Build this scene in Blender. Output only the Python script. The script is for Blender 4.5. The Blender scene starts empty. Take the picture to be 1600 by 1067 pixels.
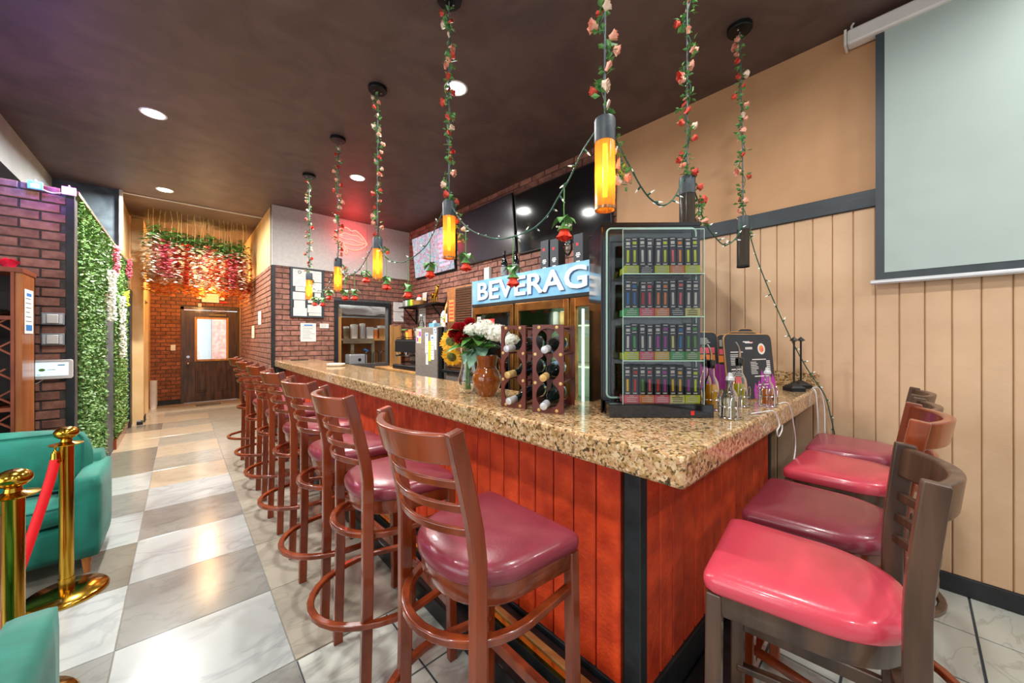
import bpy, bmesh, math, random
from mathutils import Matrix, Vector, Euler
import numpy as np
random.seed(7)
PI = math.pi
SC = bpy.context.scene
COL = SC.collection
D = bpy.data

# ------------------------------------------------------------------ camera, world, lights, exposure
cam_d = D.cameras.new('camera'); cam = D.objects.new('camera', cam_d); COL.objects.link(cam)
cam.location = (0, 0, 1.40)
cam.rotation_euler = (PI/2, 0, -0.73632)
cam_d.sensor_width = 36.0; cam_d.lens = 570.45/1600*36; cam_d.shift_y = -5.46/1600
cam_d.clip_start = 0.05; cam_d.clip_end = 60
SC.camera = cam
w = D.worlds.new('daylight'); SC.world = w; w.use_nodes = True
w.node_tree.nodes['Background'].inputs[0].default_value = (0.85, 0.92, 1.0, 1)
w.node_tree.nodes['Background'].inputs[1].default_value = 1.0
SC.view_settings.view_transform = 'Standard'; SC.view_settings.look = 'None'
SC.view_settings.exposure = 0.12; SC.view_settings.gamma = 1.0
SC.view_settings.use_curve_mapping = False
try:
    SC.cycles.use_denoising = True; SC.cycles.max_bounces = 8; SC.cycles.diffuse_bounces = 4
    SC.cycles.glossy_bounces = 4; SC.cycles.transmission_bounces = 8; SC.cycles.transparent_max_bounces = 12
    SC.cycles.sample_clamp_indirect = 6.0; SC.cycles.caustics_reflective = False; SC.cycles.caustics_refractive = False
    SC.cycles.blur_glossy = 0.5
except Exception:
    pass

def lamp(name, kind, loc, power, col=(1, 1, 1), size=0.2, sy=None, rot=(0, 0, 0), spread=None):
    l = D.lights.new(name, kind); l.energy = power; l.color = col
    if kind == 'AREA':
        l.size = size
        if sy: l.shape = 'RECTANGLE'; l.size_y = sy
        else: l.shape = 'DISK'
        if spread: l.spread = spread
    elif kind == 'POINT':
        l.shadow_soft_size = size
    o = D.objects.new(name, l); COL.objects.link(o); o.location = loc; o.rotation_euler = rot
    return o

CEIL = 3.36
DOWN = [(-.18, 4.47), (1.6, 2.42), (1.6, 4.58), (-.16, 6.67), (-.18, 2.3), (-.18, .2), (1.6, .25), (1.6, -1.7), (-.18, -1.7), (-2.0, 2.3), (-2.0, .2), (-2.0, 4.0), (2.75, -.9)]
for i, (x, y) in enumerate(DOWN):
    lamp('downlight_lamp', 'AREA', (x, y, CEIL-.03), 46 if x < -1 else 20 if y < 2 else 34 if y < 3 else 70 if y < 6 else 120, (1.0, .98, .94), .16, spread=PI*.95)
# daylight from the shop front behind the camera (glazed openings in the rear and left wall)
lamp('shopfront_daylight', 'AREA', (-.2, -2.45, 1.6), 100, (.90, .96, 1.0), 4.6, 2.5, (PI/2, 0, PI))
lamp('side_window_daylight', 'AREA', (-3.1, 1.2, 1.6), 60, (.90, .96, 1.0), 3.2, 2.2, (PI/2, 0, -PI/2))
# warm hall glow (chandelier plus two added fill lamps), kitchen lamp, daylight outside the hall door
lamp('hall_glow', 'POINT', (.33, 9.0, 2.55), 85, (1.0, .55, .20), .12)  # added fill behind the flowers for the back wall
lamp('hall_glow', 'POINT', (.33, 8.2, 2.18), 30, (1.0, .58, .22), .10)
lamp('hall_glow', 'POINT', (.33, 7.45, 2.50), 18, (1.0, .62, .28), .10)  # added fill that lights the front of the flowers
lamp('kitchen_lamp', 'AREA', (2.4, 7.4, 2.7), 55, (1.0, .97, .92), .7, .7)
lamp('cooler_lamp', 'AREA', (2.46, 2.26, 1.15), 22, (.95, 1.0, .95), 1.1, 1.9, (0, -PI/2, 0))
lamp('door_daylight', 'AREA', (.55, 11.3, 1.9), 260, (.82, .92, 1.0), 1.6, 2.2, (PI/2, 0, 0))
lamp('neon_glow', 'POINT', (2.1, 6.15, 3.08), 9, (1.0, .05, .06), .15)
lamp('blue_led', 'POINT', (-.80, 4.28, 2.60), 6.0, (.10, .20, 1.0), .03)
lamp('magenta_led', 'POINT', (-.64, 4.28, 2.60), 3.0, (.85, .05, 1.0), .03)

# ------------------------------------------------------------------ materials
def srgb(h):
    h = h.lstrip('#'); c = [int(h[i:i+2], 16)/255 for i in (0, 2, 4)]
    return tuple(x/12.92 if x <= .04045 else ((x+.055)/1.055)**2.4 for x in c)
def C(c): return srgb(c) if isinstance(c, str) else c
MATS = {}
def new_mat(name):
    m = D.materials.new(name); m.use_nodes = True
    n = m.node_tree.nodes; l = m.node_tree.links
    return m, n, l, n['Principled BSDF']
def mat(name, c1, c2=None, rough=.5, metal=0., scale=6., stretch=(1, 1, 1), bump=0., coat=0., spec=.5, rand=0., detail=4., dist=0., bscale=None, lo=.35, hi=.65, emit=None, estr=0., trans=0., ior=1.45, sheen=0.):
    m, n, l, b = new_mat(name); MATS[name] = m
    c1 = C(c1); c2 = C(c2) if c2 else tuple(x*.82 for x in c1)
    tc = n.new('ShaderNodeTexCoord'); mp = n.new('ShaderNodeMapping'); mp.inputs['Scale'].default_value = stretch
    l.new(tc.outputs['Object'], mp.inputs['Vector'])
    nz = n.new('ShaderNodeTexNoise'); nz.inputs['Scale'].default_value = scale; nz.inputs['Detail'].default_value = detail; nz.inputs['Distortion'].default_value = dist
    rp = n.new('ShaderNodeValToRGB')
    rp.color_ramp.elements[0].position = lo; rp.color_ramp.elements[1].position = hi
    rp.color_ramp.elements[0].color = (*c2, 1); rp.color_ramp.elements[1].color = (*c1, 1)
    l.new(nz.outputs['Fac'], rp.inputs['Fac'])
    out = rp.outputs['Color']
    if rand > 0:
        oi = n.new('ShaderNodeObjectInfo')
        va = n.new('ShaderNodeVectorMath'); va.operation = 'MULTIPLY_ADD'
        va.inputs[1].default_value = (1, 1, 1)
        cb = n.new('ShaderNodeCombineXYZ')
        mu = n.new('ShaderNodeMath'); mu.operation = 'MULTIPLY'; mu.inputs[1].default_value = 37.0
        l.new(oi.outputs['Random'], mu.inputs[0]); l.new(mu.outputs[0], cb.inputs[0]); l.new(mu.outputs[0], cb.inputs[1])
        l.new(mp.outputs['Vector'], va.inputs[0]); l.new(cb.outputs[0], va.inputs[2])
        l.new(va.outputs[0], nz.inputs['Vector'])
        hs = n.new('ShaderNodeHueSaturation')
        mr = n.new('ShaderNodeMapRange'); mr.inputs['To Min'].default_value = 1-rand; mr.inputs['To Max'].default_value = 1+rand
        l.new(oi.outputs['Random'], mr.inputs['Value']); l.new(mr.outputs['Result'], hs.inputs['Value'])
        l.new(out, hs.inputs['Color']); out = hs.outputs['Color']
    else:
        l.new(mp.outputs['Vector'], nz.inputs['Vector'])
    l.new(out, b.inputs['Base Color'])
    b.inputs['Roughness'].default_value = rough; b.inputs['Metallic'].default_value = metal
    b.inputs['Coat Weight'].default_value = coat; b.inputs['Coat Roughness'].default_value = .08
    b.inputs['Specular IOR Level'].default_value = spec; b.inputs['IOR'].default_value = ior
    b.inputs['Transmission Weight'].default_value = trans
    b.inputs['Sheen Weight'].default_value = sheen
    if emit:
        b.inputs['Emission Color'].default_value = (*C(emit), 1); b.inputs['Emission Strength'].default_value = estr
    if bump > 0:
        bn = n.new('ShaderNodeTexNoise'); bn.inputs['Scale'].default_value = bscale or scale*4; bn.inputs['Detail'].default_value = 5
        l.new(mp.outputs['Vector'], bn.inputs['Vector'])
        bp = n.new('ShaderNodeBump'); bp.inputs['Strength'].default_value = bump; bp.inputs['Distance'].default_value = .01
        l.new(bn.outputs['Fac'], bp.inputs['Height']); l.new(bp.outputs['Normal'], b.inputs['Normal'])
    return m
def flat(name, c, rough=.55, **k): return mat(name, c, tuple(x*.92 for x in C(c)), rough, scale=9, **k)
def glow(name, c, s):
    m, n, l, b = new_mat(name); MATS[name] = m
    b.inputs['Base Color'].default_value = (*C(c), 1); b.inputs['Emission Color'].default_value = (*C(c), 1); b.inputs['Emission Strength'].default_value = s
    return m
def sheet_glass(name, tint, alpha=.9, rough=.03, base=.05):
    """thin pane: transparent body with a fresnel reflection"""
    m = D.materials.new(name); m.use_nodes = True; MATS[name] = m
    n = m.node_tree.nodes; l = m.node_tree.links; n.clear()
    o = n.new('ShaderNodeOutputMaterial'); tr = n.new('ShaderNodeBsdfTransparent'); gl = n.new('ShaderNodeBsdfGlossy')
    tr.inputs[0].default_value = (*C(tint), 1); gl.inputs['Roughness'].default_value = rough
    fr = n.new('ShaderNodeFresnel'); fr.inputs[0].default_value = 1.5
    ad = n.new('ShaderNodeMath'); ad.operation = 'ADD'; ad.inputs[1].default_value = base; ad.use_clamp = True
    mx = n.new('ShaderNodeMixShader')
    l.new(fr.outputs[0], ad.inputs[0]); l.new(ad.outputs[0], mx.inputs[0]); l.new(tr.outputs[0], mx.inputs[1]); l.new(gl.outputs[0], mx.inputs[2]); l.new(mx.outputs[0], o.inputs[0])
    return m
def mesh_shade(name, c, open_=.3):
    """fine mesh or tinted liquid: part see-through, part glowing through when lit from inside"""
    m = D.materials.new(name); m.use_nodes = True; MATS[name] = m
    n = m.node_tree.nodes; l = m.node_tree.links; n.clear()
    o = n.new('ShaderNodeOutputMaterial'); tr = n.new('ShaderNodeBsdfTransparent'); tl = n.new('ShaderNodeBsdfTranslucent'); df = n.new('ShaderNodeBsdfPrincipled')
    c = C(c); tr.inputs[0].default_value = (*[min(1, x*1.1) for x in c], 1); tl.inputs[0].default_value = (*c, 1); df.inputs['Base Color'].default_value = (*c, 1); df.inputs['Roughness'].default_value = .12
    a = n.new('ShaderNodeMixShader'); a.inputs[0].default_value = .6; b = n.new('ShaderNodeMixShader'); b.inputs[0].default_value = open_
    l.new(tl.outputs[0], a.inputs[1]); l.new(df.outputs[0], a.inputs[2]); l.new(a.outputs[0], b.inputs[1]); l.new(tr.outputs[0], b.inputs[2]); l.new(b.outputs[0], o.inputs[0])
    return m
def granite(name):
    m, n, l, b = new_mat(name); MATS[name] = m
    tc = n.new('ShaderNodeTexCoord')
    v = n.new('ShaderNodeTexVoronoi'); v.inputs['Scale'].default_value = 88; v.inputs['Randomness'].default_value = 1
    ds = n.new('ShaderNodeTexNoise'); ds.inputs['Scale'].default_value = 40; ds.inputs['Detail'].default_value = 3
    ad = n.new('ShaderNodeVectorMath'); ad.operation = 'MULTIPLY_ADD'; ad.inputs[1].default_value = (.035, .035, .035)
    l.new(tc.outputs['Object'], ds.inputs['Vector']); l.new(ds.outputs['Color'], ad.inputs[0]); l.new(tc.outputs['Object'], ad.inputs[2]); l.new(ad.outputs[0], v.inputs['Vector'])
    sx = n.new('ShaderNodeSeparateColor'); l.new(v.outputs['Color'], sx.inputs[0])
    rp = n.new('ShaderNodeValToRGB'); e = rp.color_ramp.elements
    stops = [(0, '#4a3c2c'), (.09, '#7a5f38'), (.2, '#a5834f'), (.36, '#b99566'), (.55, '#cbab80'), (.75, '#d9c09a'), (.9, '#bb8f68')]
    e[0].position = 0; e[0].color = (*srgb(stops[0][1]), 1); e[1].position = stops[1][0]; e[1].color = (*srgb(stops[1][1]), 1)
    for p, c in stops[2:]:
        q = e.new(p); q.color = (*srgb(c), 1)
    l.new(sx.outputs[0], rp.inputs[0])
    n2 = n.new('ShaderNodeTexNoise'); n2.inputs['Scale'].default_value = 95; n2.inputs['Detail'].default_value = 4
    l.new(tc.outputs['Object'], n2.inputs['Vector'])
    r2 = n.new('ShaderNodeValToRGB'); r2.color_ramp.elements[0].position = .36; r2.color_ramp.elements[1].position = .45
    r2.color_ramp.elements[0].color = (.10, .075, .04, 1); r2.color_ramp.elements[1].color = (1, 1, 1, 1)
    l.new(n2.outputs['Fac'], r2.inputs[0])
    mx = n.new('ShaderNodeMix'); mx.data_type = 'RGBA'; mx.blend_type = 'MULTIPLY'; mx.inputs[0].default_value = .85
    l.new(rp.outputs[0], mx.inputs[6]); l.new(r2.outputs[0], mx.inputs[7]); l.new(mx.outputs[2], b.inputs['Base Color'])
    b.inputs['Roughness'].default_value = .13; b.inputs['Coat Weight'].default_value = .4; b.inputs['Coat Roughness'].default_value = .04
    return m
def marble(name, base, vein, rough=.17, vs=1.7, amt=.38):
    m, n, l, b = new_mat(name); MATS[name] = m
    tc = n.new('ShaderNodeTexCoord'); oi = n.new('ShaderNodeObjectInfo')
    cb = n.new('ShaderNodeCombineXYZ'); mu = n.new('ShaderNodeMath'); mu.operation = 'MULTIPLY'; mu.inputs[1].default_value = 51
    l.new(oi.outputs['Random'], mu.inputs[0]); l.new(mu.outputs[0], cb.inputs[0]); l.new(mu.outputs[0], cb.inputs[2])
    ad = n.new('ShaderNodeVectorMath'); l.new(tc.outputs['Object'], ad.inputs[0]); l.new(cb.outputs[0], ad.inputs[1])
    mp = n.new('ShaderNodeMapping'); mp.inputs['Scale'].default_value = (1, 2.2, 1); mp.inputs['Rotation'].default_value = (0, 0, .35); l.new(ad.outputs[0], mp.inputs[0])
    nz = n.new('ShaderNodeTexNoise'); nz.inputs['Scale'].default_value = vs; nz.inputs['Detail'].default_value = 7; nz.inputs['Distortion'].default_value = 1.2; l.new(mp.outputs[0], nz.inputs[0])
    r = n.new('ShaderNodeValToRGB'); e = r.color_ramp.elements
    e[0].position = .46; e[0].color = (0, 0, 0, 1); e[1].position = .54; e[1].color = (0, 0, 0, 1); q = e.new(.5); q.color = (1, 1, 1, 1)
    l.new(nz.outputs['Fac'], r.inputs[0])
    n2 = n.new('ShaderNodeTexNoise'); n2.inputs['Scale'].default_value = 2.5; n2.inputs['Detail'].default_value = 6; l.new(mp.outputs[0], n2.inputs[0])
    m1 = n.new('ShaderNodeMix'); m1.data_type = 'RGBA'
    l.new(n2.outputs['Fac'], m1.inputs[0]); m1.inputs[6].default_value = (*[x*.86 for x in C(base)], 1); m1.inputs[7].default_value = (*[min(1, x*1.08) for x in C(base)], 1)
    m2 = n.new('ShaderNodeMix'); m2.data_type = 'RGBA'; m3 = n.new('ShaderNodeMath'); m3.operation = 'MULTIPLY'; m3.inputs[1].default_value = amt
    l.new(r.outputs[0], m3.inputs[0]); l.new(m3.outputs[0], m2.inputs[0]); l.new(m1.outputs[2], m2.inputs[6]); m2.inputs[7].default_value = (*C(vein), 1)
    l.new(m2.outputs[2], b.inputs['Base Color']); b.inputs['Roughness'].default_value = rough
    return m

M = dict(
 grout=flat('grout', '#8f8b84', .8), grout_dark=flat('dark_grout', '#3c4146', .8),
 tile_white=marble('white_marble_tile', '#abafac', '#7a7f82'), tile_grey=marble('grey_marble_tile', '#85857f', '#676762', vs=3),
 tile_taupe=marble('taupe_marble_tile', '#7d776c', '#635d54', vs=3), tile_beige=marble('beige_stone_tile', '#a09a8b', '#7f786a', vs=3, amt=.4),
 tile_pale=marble('pale_stone_tile', '#b9bcb3', '#898b82', .22, 3, .45), tile_cream=marble('cream_stone_tile', '#b5a68e', '#958469', vs=3, amt=.4),
 ceiling=mat('brown_painted_ceiling', '#66544f', '#554541', .55, scale=3, bump=.15, bscale=30, dist=1.0),
 brick=mat('red_brown_brick', '#a0705f', '#7c5145', .7, scale=14, bump=.5, bscale=60, rand=.22, detail=6),
 brick_hall=mat('orange_brown_brick', '#955a3c', '#734128', .65, scale=14, bump=.4, bscale=60, rand=.2, detail=6),
 mortar=mat('dark_mortar', '#57524f', '#474341', .85, scale=30, bump=.3),
 tan=mat('tan_painted_panel', '#d5b391', '#c8a581', .55, scale=2.5, bump=.18, bscale=22, detail=6),
 tan_up=mat('tan_painted_wall', '#c4986f', '#b98d63', .6, scale=2.2, bump=.2, bscale=18, detail=6),
 slate=mat('slate_painted_trim', '#3b444a', '#30373d', .5, scale=8, stretch=(1, .2, 1), bump=.2),
 black_trim=mat('black_painted_trim', '#23282c', '#171b1e', .45, scale=10, bump=.2),
 white_wall=mat('white_panelling', '#c9c7c2', '#bfbdb8', .6, scale=3, stretch=(8, 8, .4)),
 cream=mat('cream_painted_wall', '#e0bf8c', '#d3ae78', .55, scale=3), soffit=mat('white_plaster', '#a4a9a8', '#969b9a', .6, scale=4),
 navy=mat('dark_slate_paint', '#5a666d', '#434d54', .45, scale=3, dist=2, bump=.15),
 red_wood=mat('red_stained_plank', '#d8481d', '#b23012', .42, scale=9, stretch=(1, 1, .25), bump=.35, bscale=55, rand=.10, detail=6),
 granite=granite('speckled_gold_granite'),
 cherry=mat('cherry_stained_wood', '#8d3d1a', '#642710', .26, scale=14, stretch=(1, 1, .15), coat=.5, detail=5),
 walnut=mat('dark_walnut_wood', '#5a4030', '#35241a', .36, scale=22, stretch=(1, 1, .12), coat=.25, detail=6),
 burgundy=mat('burgundy_vinyl', '#84323f', '#742935', .30, scale=4, coat=.25, bump=.06, bscale=120),
 pinkred=mat('rose_red_vinyl', '#d54a5b', '#cb4253', .30, scale=3, coat=.3, bump=.05, bscale=120),
 mauve=mat('mauve_pink_vinyl', '#a94c5c', '#9c4252', .30, scale=3, coat=.3, bump=.05, bscale=120),
 steel=mat('brushed_steel', '#a79c92', '#968b82', .36, .45, scale=30, stretch=(1, 1, .05)),
 chrome=mat('chrome_wire', '#dfe1e2', '#cfd1d3', .15, 1.), brass=mat('polished_brass', '#c99f3c', '#b88b2c', .16, 1., scale=5),
 gun=mat('black_metal', '#26282b', '#1c1e20', .4, .6), black=flat('black_plastic', '#17181a', .4), blackg=flat('glossy_black', '#0c0d10', .08, coat=.6),
 grey=flat('grey_plastic', '#8b9093', .5), white=flat('white_paint', '#e4e3df', .5), paper=flat('white_paper', '#e6e4df', .8), ink=flat('black_ink', '#3b3b40', .7),
 blue=flat('blue_print', '#2f7fc4', .6), red=flat('red_print', '#d2302a', .6), green=flat('green_print', '#63a04b', .6), yellow=flat('yellow_print', '#e3d23a', .6),
 lime=flat('lime_print', '#d6e432', .55), orange=flat('orange_print', '#f58f45', .55), pinkp=flat('coral_print', '#f0657a', .55), greenp=flat('leaf_green_print', '#4cb468', .55), peach=flat('pale_yellow_print', '#ece590', .55), charcoal=flat('charcoal_print', '#30363d', .5), gold=flat('amber_print', '#f2c636', .55), purple=flat('purple_print', '#b23ca6', .5),
 velvet=mat('teal_velvet', '#0f7c6a', '#086152', .75, scale=5, detail=5, sheen=.12, bump=.1, bscale=30, dist=.8), velvet_p=flat('teal_piping', '#0e5f52', .8),
 rope=flat('red_velvet_rope', '#e8121c', .6), oak=mat('orange_oak_wood', '#b06a36', '#8a4b22', .35, scale=14, stretch=(1, 1, .1), coat=.3), redwood=mat('reddish_lattice_wood', '#8a4429', '#6b2f1b', .45, scale=12, stretch=(1, 1, .3)),
 pine=mat('pale_pine_wood', '#c89558', '#a87640', .5, scale=12, stretch=(1, 1, .12)), greywood=mat('weathered_wood', '#8b7a62', '#6b5c48', .6, scale=12, stretch=(.2, 1, 1)),
 leaf=mat('hedge_leaf', '#7fa354', '#3f6a34', .5, scale=38, detail=3, lo=.3, hi=.7), leaf2=mat('garland_leaf', '#6fa45c', '#43803f', .5, scale=60), leaf3=mat('bouquet_leaf', '#5f9440', '#2f6628', .45, scale=30),
 leafd=mat('hedge_backing', '#33512b', '#24401f', .8, scale=20),
 rose_r=mat('coral_red_petal', '#e8604f', '#c83a30', .55, scale=60), rose_p=mat('peach_petal', '#f2b8a0', '#e89a84', .55, scale=60), rose_w=mat('cream_petal', '#f6e4d0', '#ecc9b0', .55, scale=60),
 petal_w=mat('white_petal', '#f0efe6', '#d8dcc8', .55, scale=40), petal_red=mat('crimson_petal', '#b8121f', '#8d0a14', .5, scale=40), petal_y=mat('sunflower_petal', '#f6c31c', '#e2a20c', .5, scale=30), sunc=mat('sunflower_centre', '#6d7a2a', '#3f3a14', .8, scale=60),
 hang_red=mat('hanging_rose_petal', '#ee4a30', '#d62c18', .5, scale=50), wis_w=mat('white_wisteria', '#eee4d2', '#d8c4ae', .6, scale=40), wis_p=mat('pink_wisteria', '#d9677a', '#b8435c', .6, scale=40), wis_r=mat('red_wisteria', '#cc4630', '#a82a20', .6, scale=40), wis_glow=mat('orange_lit_wisteria', '#ee9a3a', '#d5701c', .6, scale=40),
 wire=flat('green_wire', '#2f5a4a', .5), cord=flat('grey_cord', '#5b6468', .5), wcord=flat('white_cord', '#d9dad8', .5),
 amberglass=mesh_shade('amber_mesh_shade', '#e8a848', .34), smoke=mesh_shade('dark_mesh_shade', '#6e665c', .5),
 filament=glow('warm_tube', (1.0, .52, .10), 14), amber_tube=flat('unlit_tube', '#6d675f', .4),
 acrylic=sheet_glass('clear_acrylic', (.97, .985, .98), base=.0), pane=sheet_glass('cooler_glass', (.86, .9, .87), base=.03), edge=flat('bright_acrylic_edge', '#a9cfc0', .3),
 glass=sheet_glass('clear_glass', (.93, .96, .95), base=.05), oil=mesh_shade('golden_oil', '#f0bc14', .12), oil2=mesh_shade('olive_oil', '#c4b81e', .12), vinegar=mesh_shade('amber_vinegar', '#cf6f1c', .12), clearliq=mesh_shade('clear_syrup', '#d8d2b4', .6), water=mesh_shade('vase_water', '#c9d0c0', .6),
 blue_bottle=mat('blue_bottle_plastic', '#3f8fd0', '#2f74b8', .15), clay=mat('glazed_brown_clay', '#9a5012', '#70340a', .14, scale=7, coat=.8), greenglass=mat('dark_bottle_glass', '#0f1a18', '#080f0e', .08, coat=.5), rackwood=mat('mahogany_rack', '#6d2c1c', '#552014', .4, scale=14, stretch=(1, 1, .2)), foilw=flat('silver_foil', '#cfd1d4', .35, metal=.3), foilg=mat('gold_foil', '#d8b878', '#c6a15c', .4, .3),
 lightdisc=glow('downlight_diffuser', (1, .98, .94), 14), neon=glow('red_neon', (1.0, .10, .07), 5.0), ledblue=glow('blue_led', (.25, .45, 1.0), 40), ledmag=glow('magenta_led', (.9, .35, 1.0), 40), exit=glow('exit_letters', (1.0, .22, .04), 2.2), screenon=glow('lit_screen', (.62, .84, .92), .9), minib=glow('mini_bulb', (.80, .86, .78), .25), bulb=glow('warm_bulb', (1.0, .62, .2), 25), dayglass=glow('daylit_outdoors', (.72, .86, 1.0), 1.6), cooler_led=glow('cooler_led', (.85, 1.0, .95), 2.2),
 screen=mat('projector_fabric', '#a9b9b4', '#a3b3ae', .75, scale=2), signblue=mat('blue_ice_print', '#8fc3dc', '#5fa6d4', .35, scale=5, detail=6), letter=flat('white_letter', '#e7e9e6', .4), lettersh=flat('letter_shadow', '#2f5f96', .5),
 tvoff=mat('grey_tv_panel', '#3a3841', '#34323a', .18, scale=2), bronze=mat('orange_reflect_steel', '#b98a66', '#9c6f4e', .28, .85, scale=20, stretch=(1, 1, .08)), coppr=mat('copper_tinted_frame', '#a8743c', '#80532a', .25, .8, scale=10),
 intgreen=mat('cooler_interior', '#93a58c', '#7f9478', .6, scale=4), cardboard=mat('cardboard', '#b08a58', '#98744a', .75, scale=8), dark=flat('dark_interior', '#241f1c', .7), kitchen=flat('kitchen_wall', '#d5d8d4', .6), kitchen_o=mat('orange_plywood', '#b9742f', '#98591f', .55, scale=6, stretch=(1, 1, .2)),
)

# ------------------------------------------------------------------ mesh helpers
def frame(o, x, n):
    """local (u right, v up, n towards the viewer) placed at o"""
    x = Vector(x).normalized(); n = Vector(n).normalized(); y = n.cross(x)
    m = Matrix((x, y, n)).transposed().to_4x4(); m.translation = Vector(o); return m
def T(x=0, y=0, z=0): return Matrix.Translation((x, y, z))
def R(a, ax): return Matrix.Rotation(a, 4, ax)
class MB:
    def __init__(s, tr=None): s.v = []; s.f = []; s.m = []; s.T = tr or Matrix.Identity(4)
    def add(s, vs, fs, m=0):
        b = len(s.v); t = s.T
        s.v += [tuple(t @ Vector(p)) for p in vs]
        s.f += [tuple(b+i for i in f) for f in fs]; s.m += [m]*len(fs); return s
    def box(s, x0, y0, z0, x1, y1, z1, m=0):
        p = [(x, y, z) for x in (x0, x1) for y in (y0, y1) for z in (z0, z1)]
        return s.add(p, [(0, 1, 3, 2), (4, 6, 7, 5), (0, 4, 5, 1), (2, 3, 7, 6), (0, 2, 6, 4), (1, 5, 7, 3)], m)
    def bevbox(s, x0, y0, z0, x1, y1, z1, b=.004, m=0):
        """box with a chamfered front (+z) rim: for bricks, tiles and planks laid in a frame"""
        p = [(x0, y0, z0), (x1, y0, z0), (x1, y1, z0), (x0, y1, z0), (x0, y0, z1-b), (x1, y0, z1-b), (x1, y1, z1-b), (x0, y1, z1-b),
             (x0+b, y0+b, z1), (x1-b, y0+b, z1), (x1-b, y1-b, z1), (x0+b, y1-b, z1)]
        f = [(8, 9, 10, 11)]
        for i in range(4):
            j = (i+1) % 4; f += [(i, j, 4+j, 4+i), (4+i, 4+j, 8+j, 8+i)]
        return s.add(p, f, m)
    def quad(s, a, b, c, d, m=0): return s.add([a, b, c, d], [(0, 1, 2, 3)], m)
    def rect(s, x0, y0, x1, y1, z, m=0): return s.quad((x0, y0, z), (x1, y0, z), (x1, y1, z), (x0, y1, z), m)
    def prism(s, poly, z0, z1, m=0):
        n = len(poly); vs = [(x, y, z0) for x, y in poly]+[(x, y, z1) for x, y in poly]
        return s.add(vs, [tuple(range(n-1, -1, -1)), tuple(range(n, 2*n))]+[(i, (i+1) % n, n+(i+1) % n, n+i) for i in range(n)], m)
    def lathe(s, prof, n=16, c=(0, 0, 0), m=0, cap=True):
        vs = []; fs = []; k = len(prof)
        for r, z in prof:
            for i in range(n):
                a = 2*PI*i/n; vs.append((c[0]+r*math.cos(a), c[1]+r*math.sin(a), c[2]+z))
        for j in range(k-1):
            for i in range(n):
                a, b = j*n+i, j*n+(i+1) % n; fs.append((a, b, b+n, a+n))
        if cap:
            fs.append(tuple(range(n-1, -1, -1))); fs.append(tuple(range((k-1)*n, k*n)))
        return s.add(vs, fs, m)
    def tube(s, pts, r, n=8, m=0, closed=False, cap=True, sq=None, up=None):
        """sweep a circle (or, with sq=(w,h), a rectangle) along points"""
        P = [Vector(p) for p in pts]; k = len(P); vs = []; fs = []
        rr = r if isinstance(r, (list, tuple)) else [r]*k
        nrm = None
        for i in range(k):
            if closed: t = P[(i+1) % k]-P[i-1]
            else: t = P[min(i+1, k-1)]-P[max(i-1, 0)]
            t.normalize()
            if up is not None:
                side = t.cross(Vector(up)).normalized(); nrm = side.cross(t).normalized()
            else:
                if nrm is None:
                    a = Vector((0, 0, 1)) if abs(t.z) < .9 else Vector((1, 0, 0)); nrm = (a-a.dot(t)*t).normalized()
                else:
                    nrm = (nrm-nrm.dot(t)*t); nrm = nrm.normalized() if nrm.length > 1e-6 else Vector((1, 0, 0))
                side = t.cross(nrm)
            if sq:
                w, h = sq[0]/2, sq[1]/2
                ring = [P[i]+side*a+nrm*b for a, b in ((-w, -h), (w, -h), (w, h), (-w, h))]
            else:
                ring = [P[i]+(side*math.cos(2*PI*j/n)+nrm*math.sin(2*PI*j/n))*rr[i] for j in range(n)]
            vs += [tuple(q) for q in ring]
        q = 4 if sq else n
        for i in range(k if closed else k-1):
            a = i*q; b = ((i+1) % k)*q
            for j in range(q): fs.append((a+j, a+(j+1) % q, b+(j+1) % q, b+j))
        if cap and not closed: fs += [tuple(range(q-1, -1, -1)), tuple(range((k-1)*q, k*q))]
        return s.add(vs, fs, m)
    def cyl(s, p, q, r, r2=None, n=12, m=0): return s.tube([p, q], [r, r2 if r2 is not None else r], n, m)
    def ball(s, c, rx, ry=None, rz=None, n=10, k=6, m=0):
        ry = ry or rx; rz = rz or rx
        vs = [(c[0], c[1], c[2]-rz)]; fs = []
        for j in range(1, k):
            th = PI*j/k
            for i in range(n):
                a = 2*PI*i/n; vs.append((c[0]+rx*math.sin(th)*math.cos(a), c[1]+ry*math.sin(th)*math.sin(a), c[2]-rz*math.cos(th)))
        vs.append((c[0], c[1], c[2]+rz)); L = len(vs)-1
        for i in range(n): fs += [(0, 1+(i+1) % n, 1+i), (L, L-n+i, L-n+(i+1) % n)]
        for j in range(k-2):
            for i in range(n):
                a, b = 1+j*n+i, 1+j*n+(i+1) % n; fs.append((a, b, b+n, a+n))
        return s.add(vs, fs, m)
    def mesh(s, name, mats, smooth=False, angle=35):
        me = D.meshes.new(name); me.from_pydata(s.v, [], s.f)
        for x in (mats if isinstance(mats, (list, tuple)) else [mats]): me.materials.append(M[x] if isinstance(x, str) else x)
        if len(me.materials) > 1: me.polygons.foreach_set('material_index', s.m)
        if smooth:
            me.polygons.foreach_set('use_smooth', [True]*len(s.f))
        bm = bmesh.new(); bm.from_mesh(me); bmesh.ops.recalc_face_normals(bm, faces=bm.faces); bm.to_mesh(me); bm.free()
        if smooth: me.set_sharp_from_angle(angle=math.radians(angle))
        me.update(); return me
    def build(s, name, mats, parent=None, smooth=False, angle=35, bevel=0):
        return put(name, s.mesh(name, mats, smooth, angle), parent, bevel=bevel)
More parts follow.
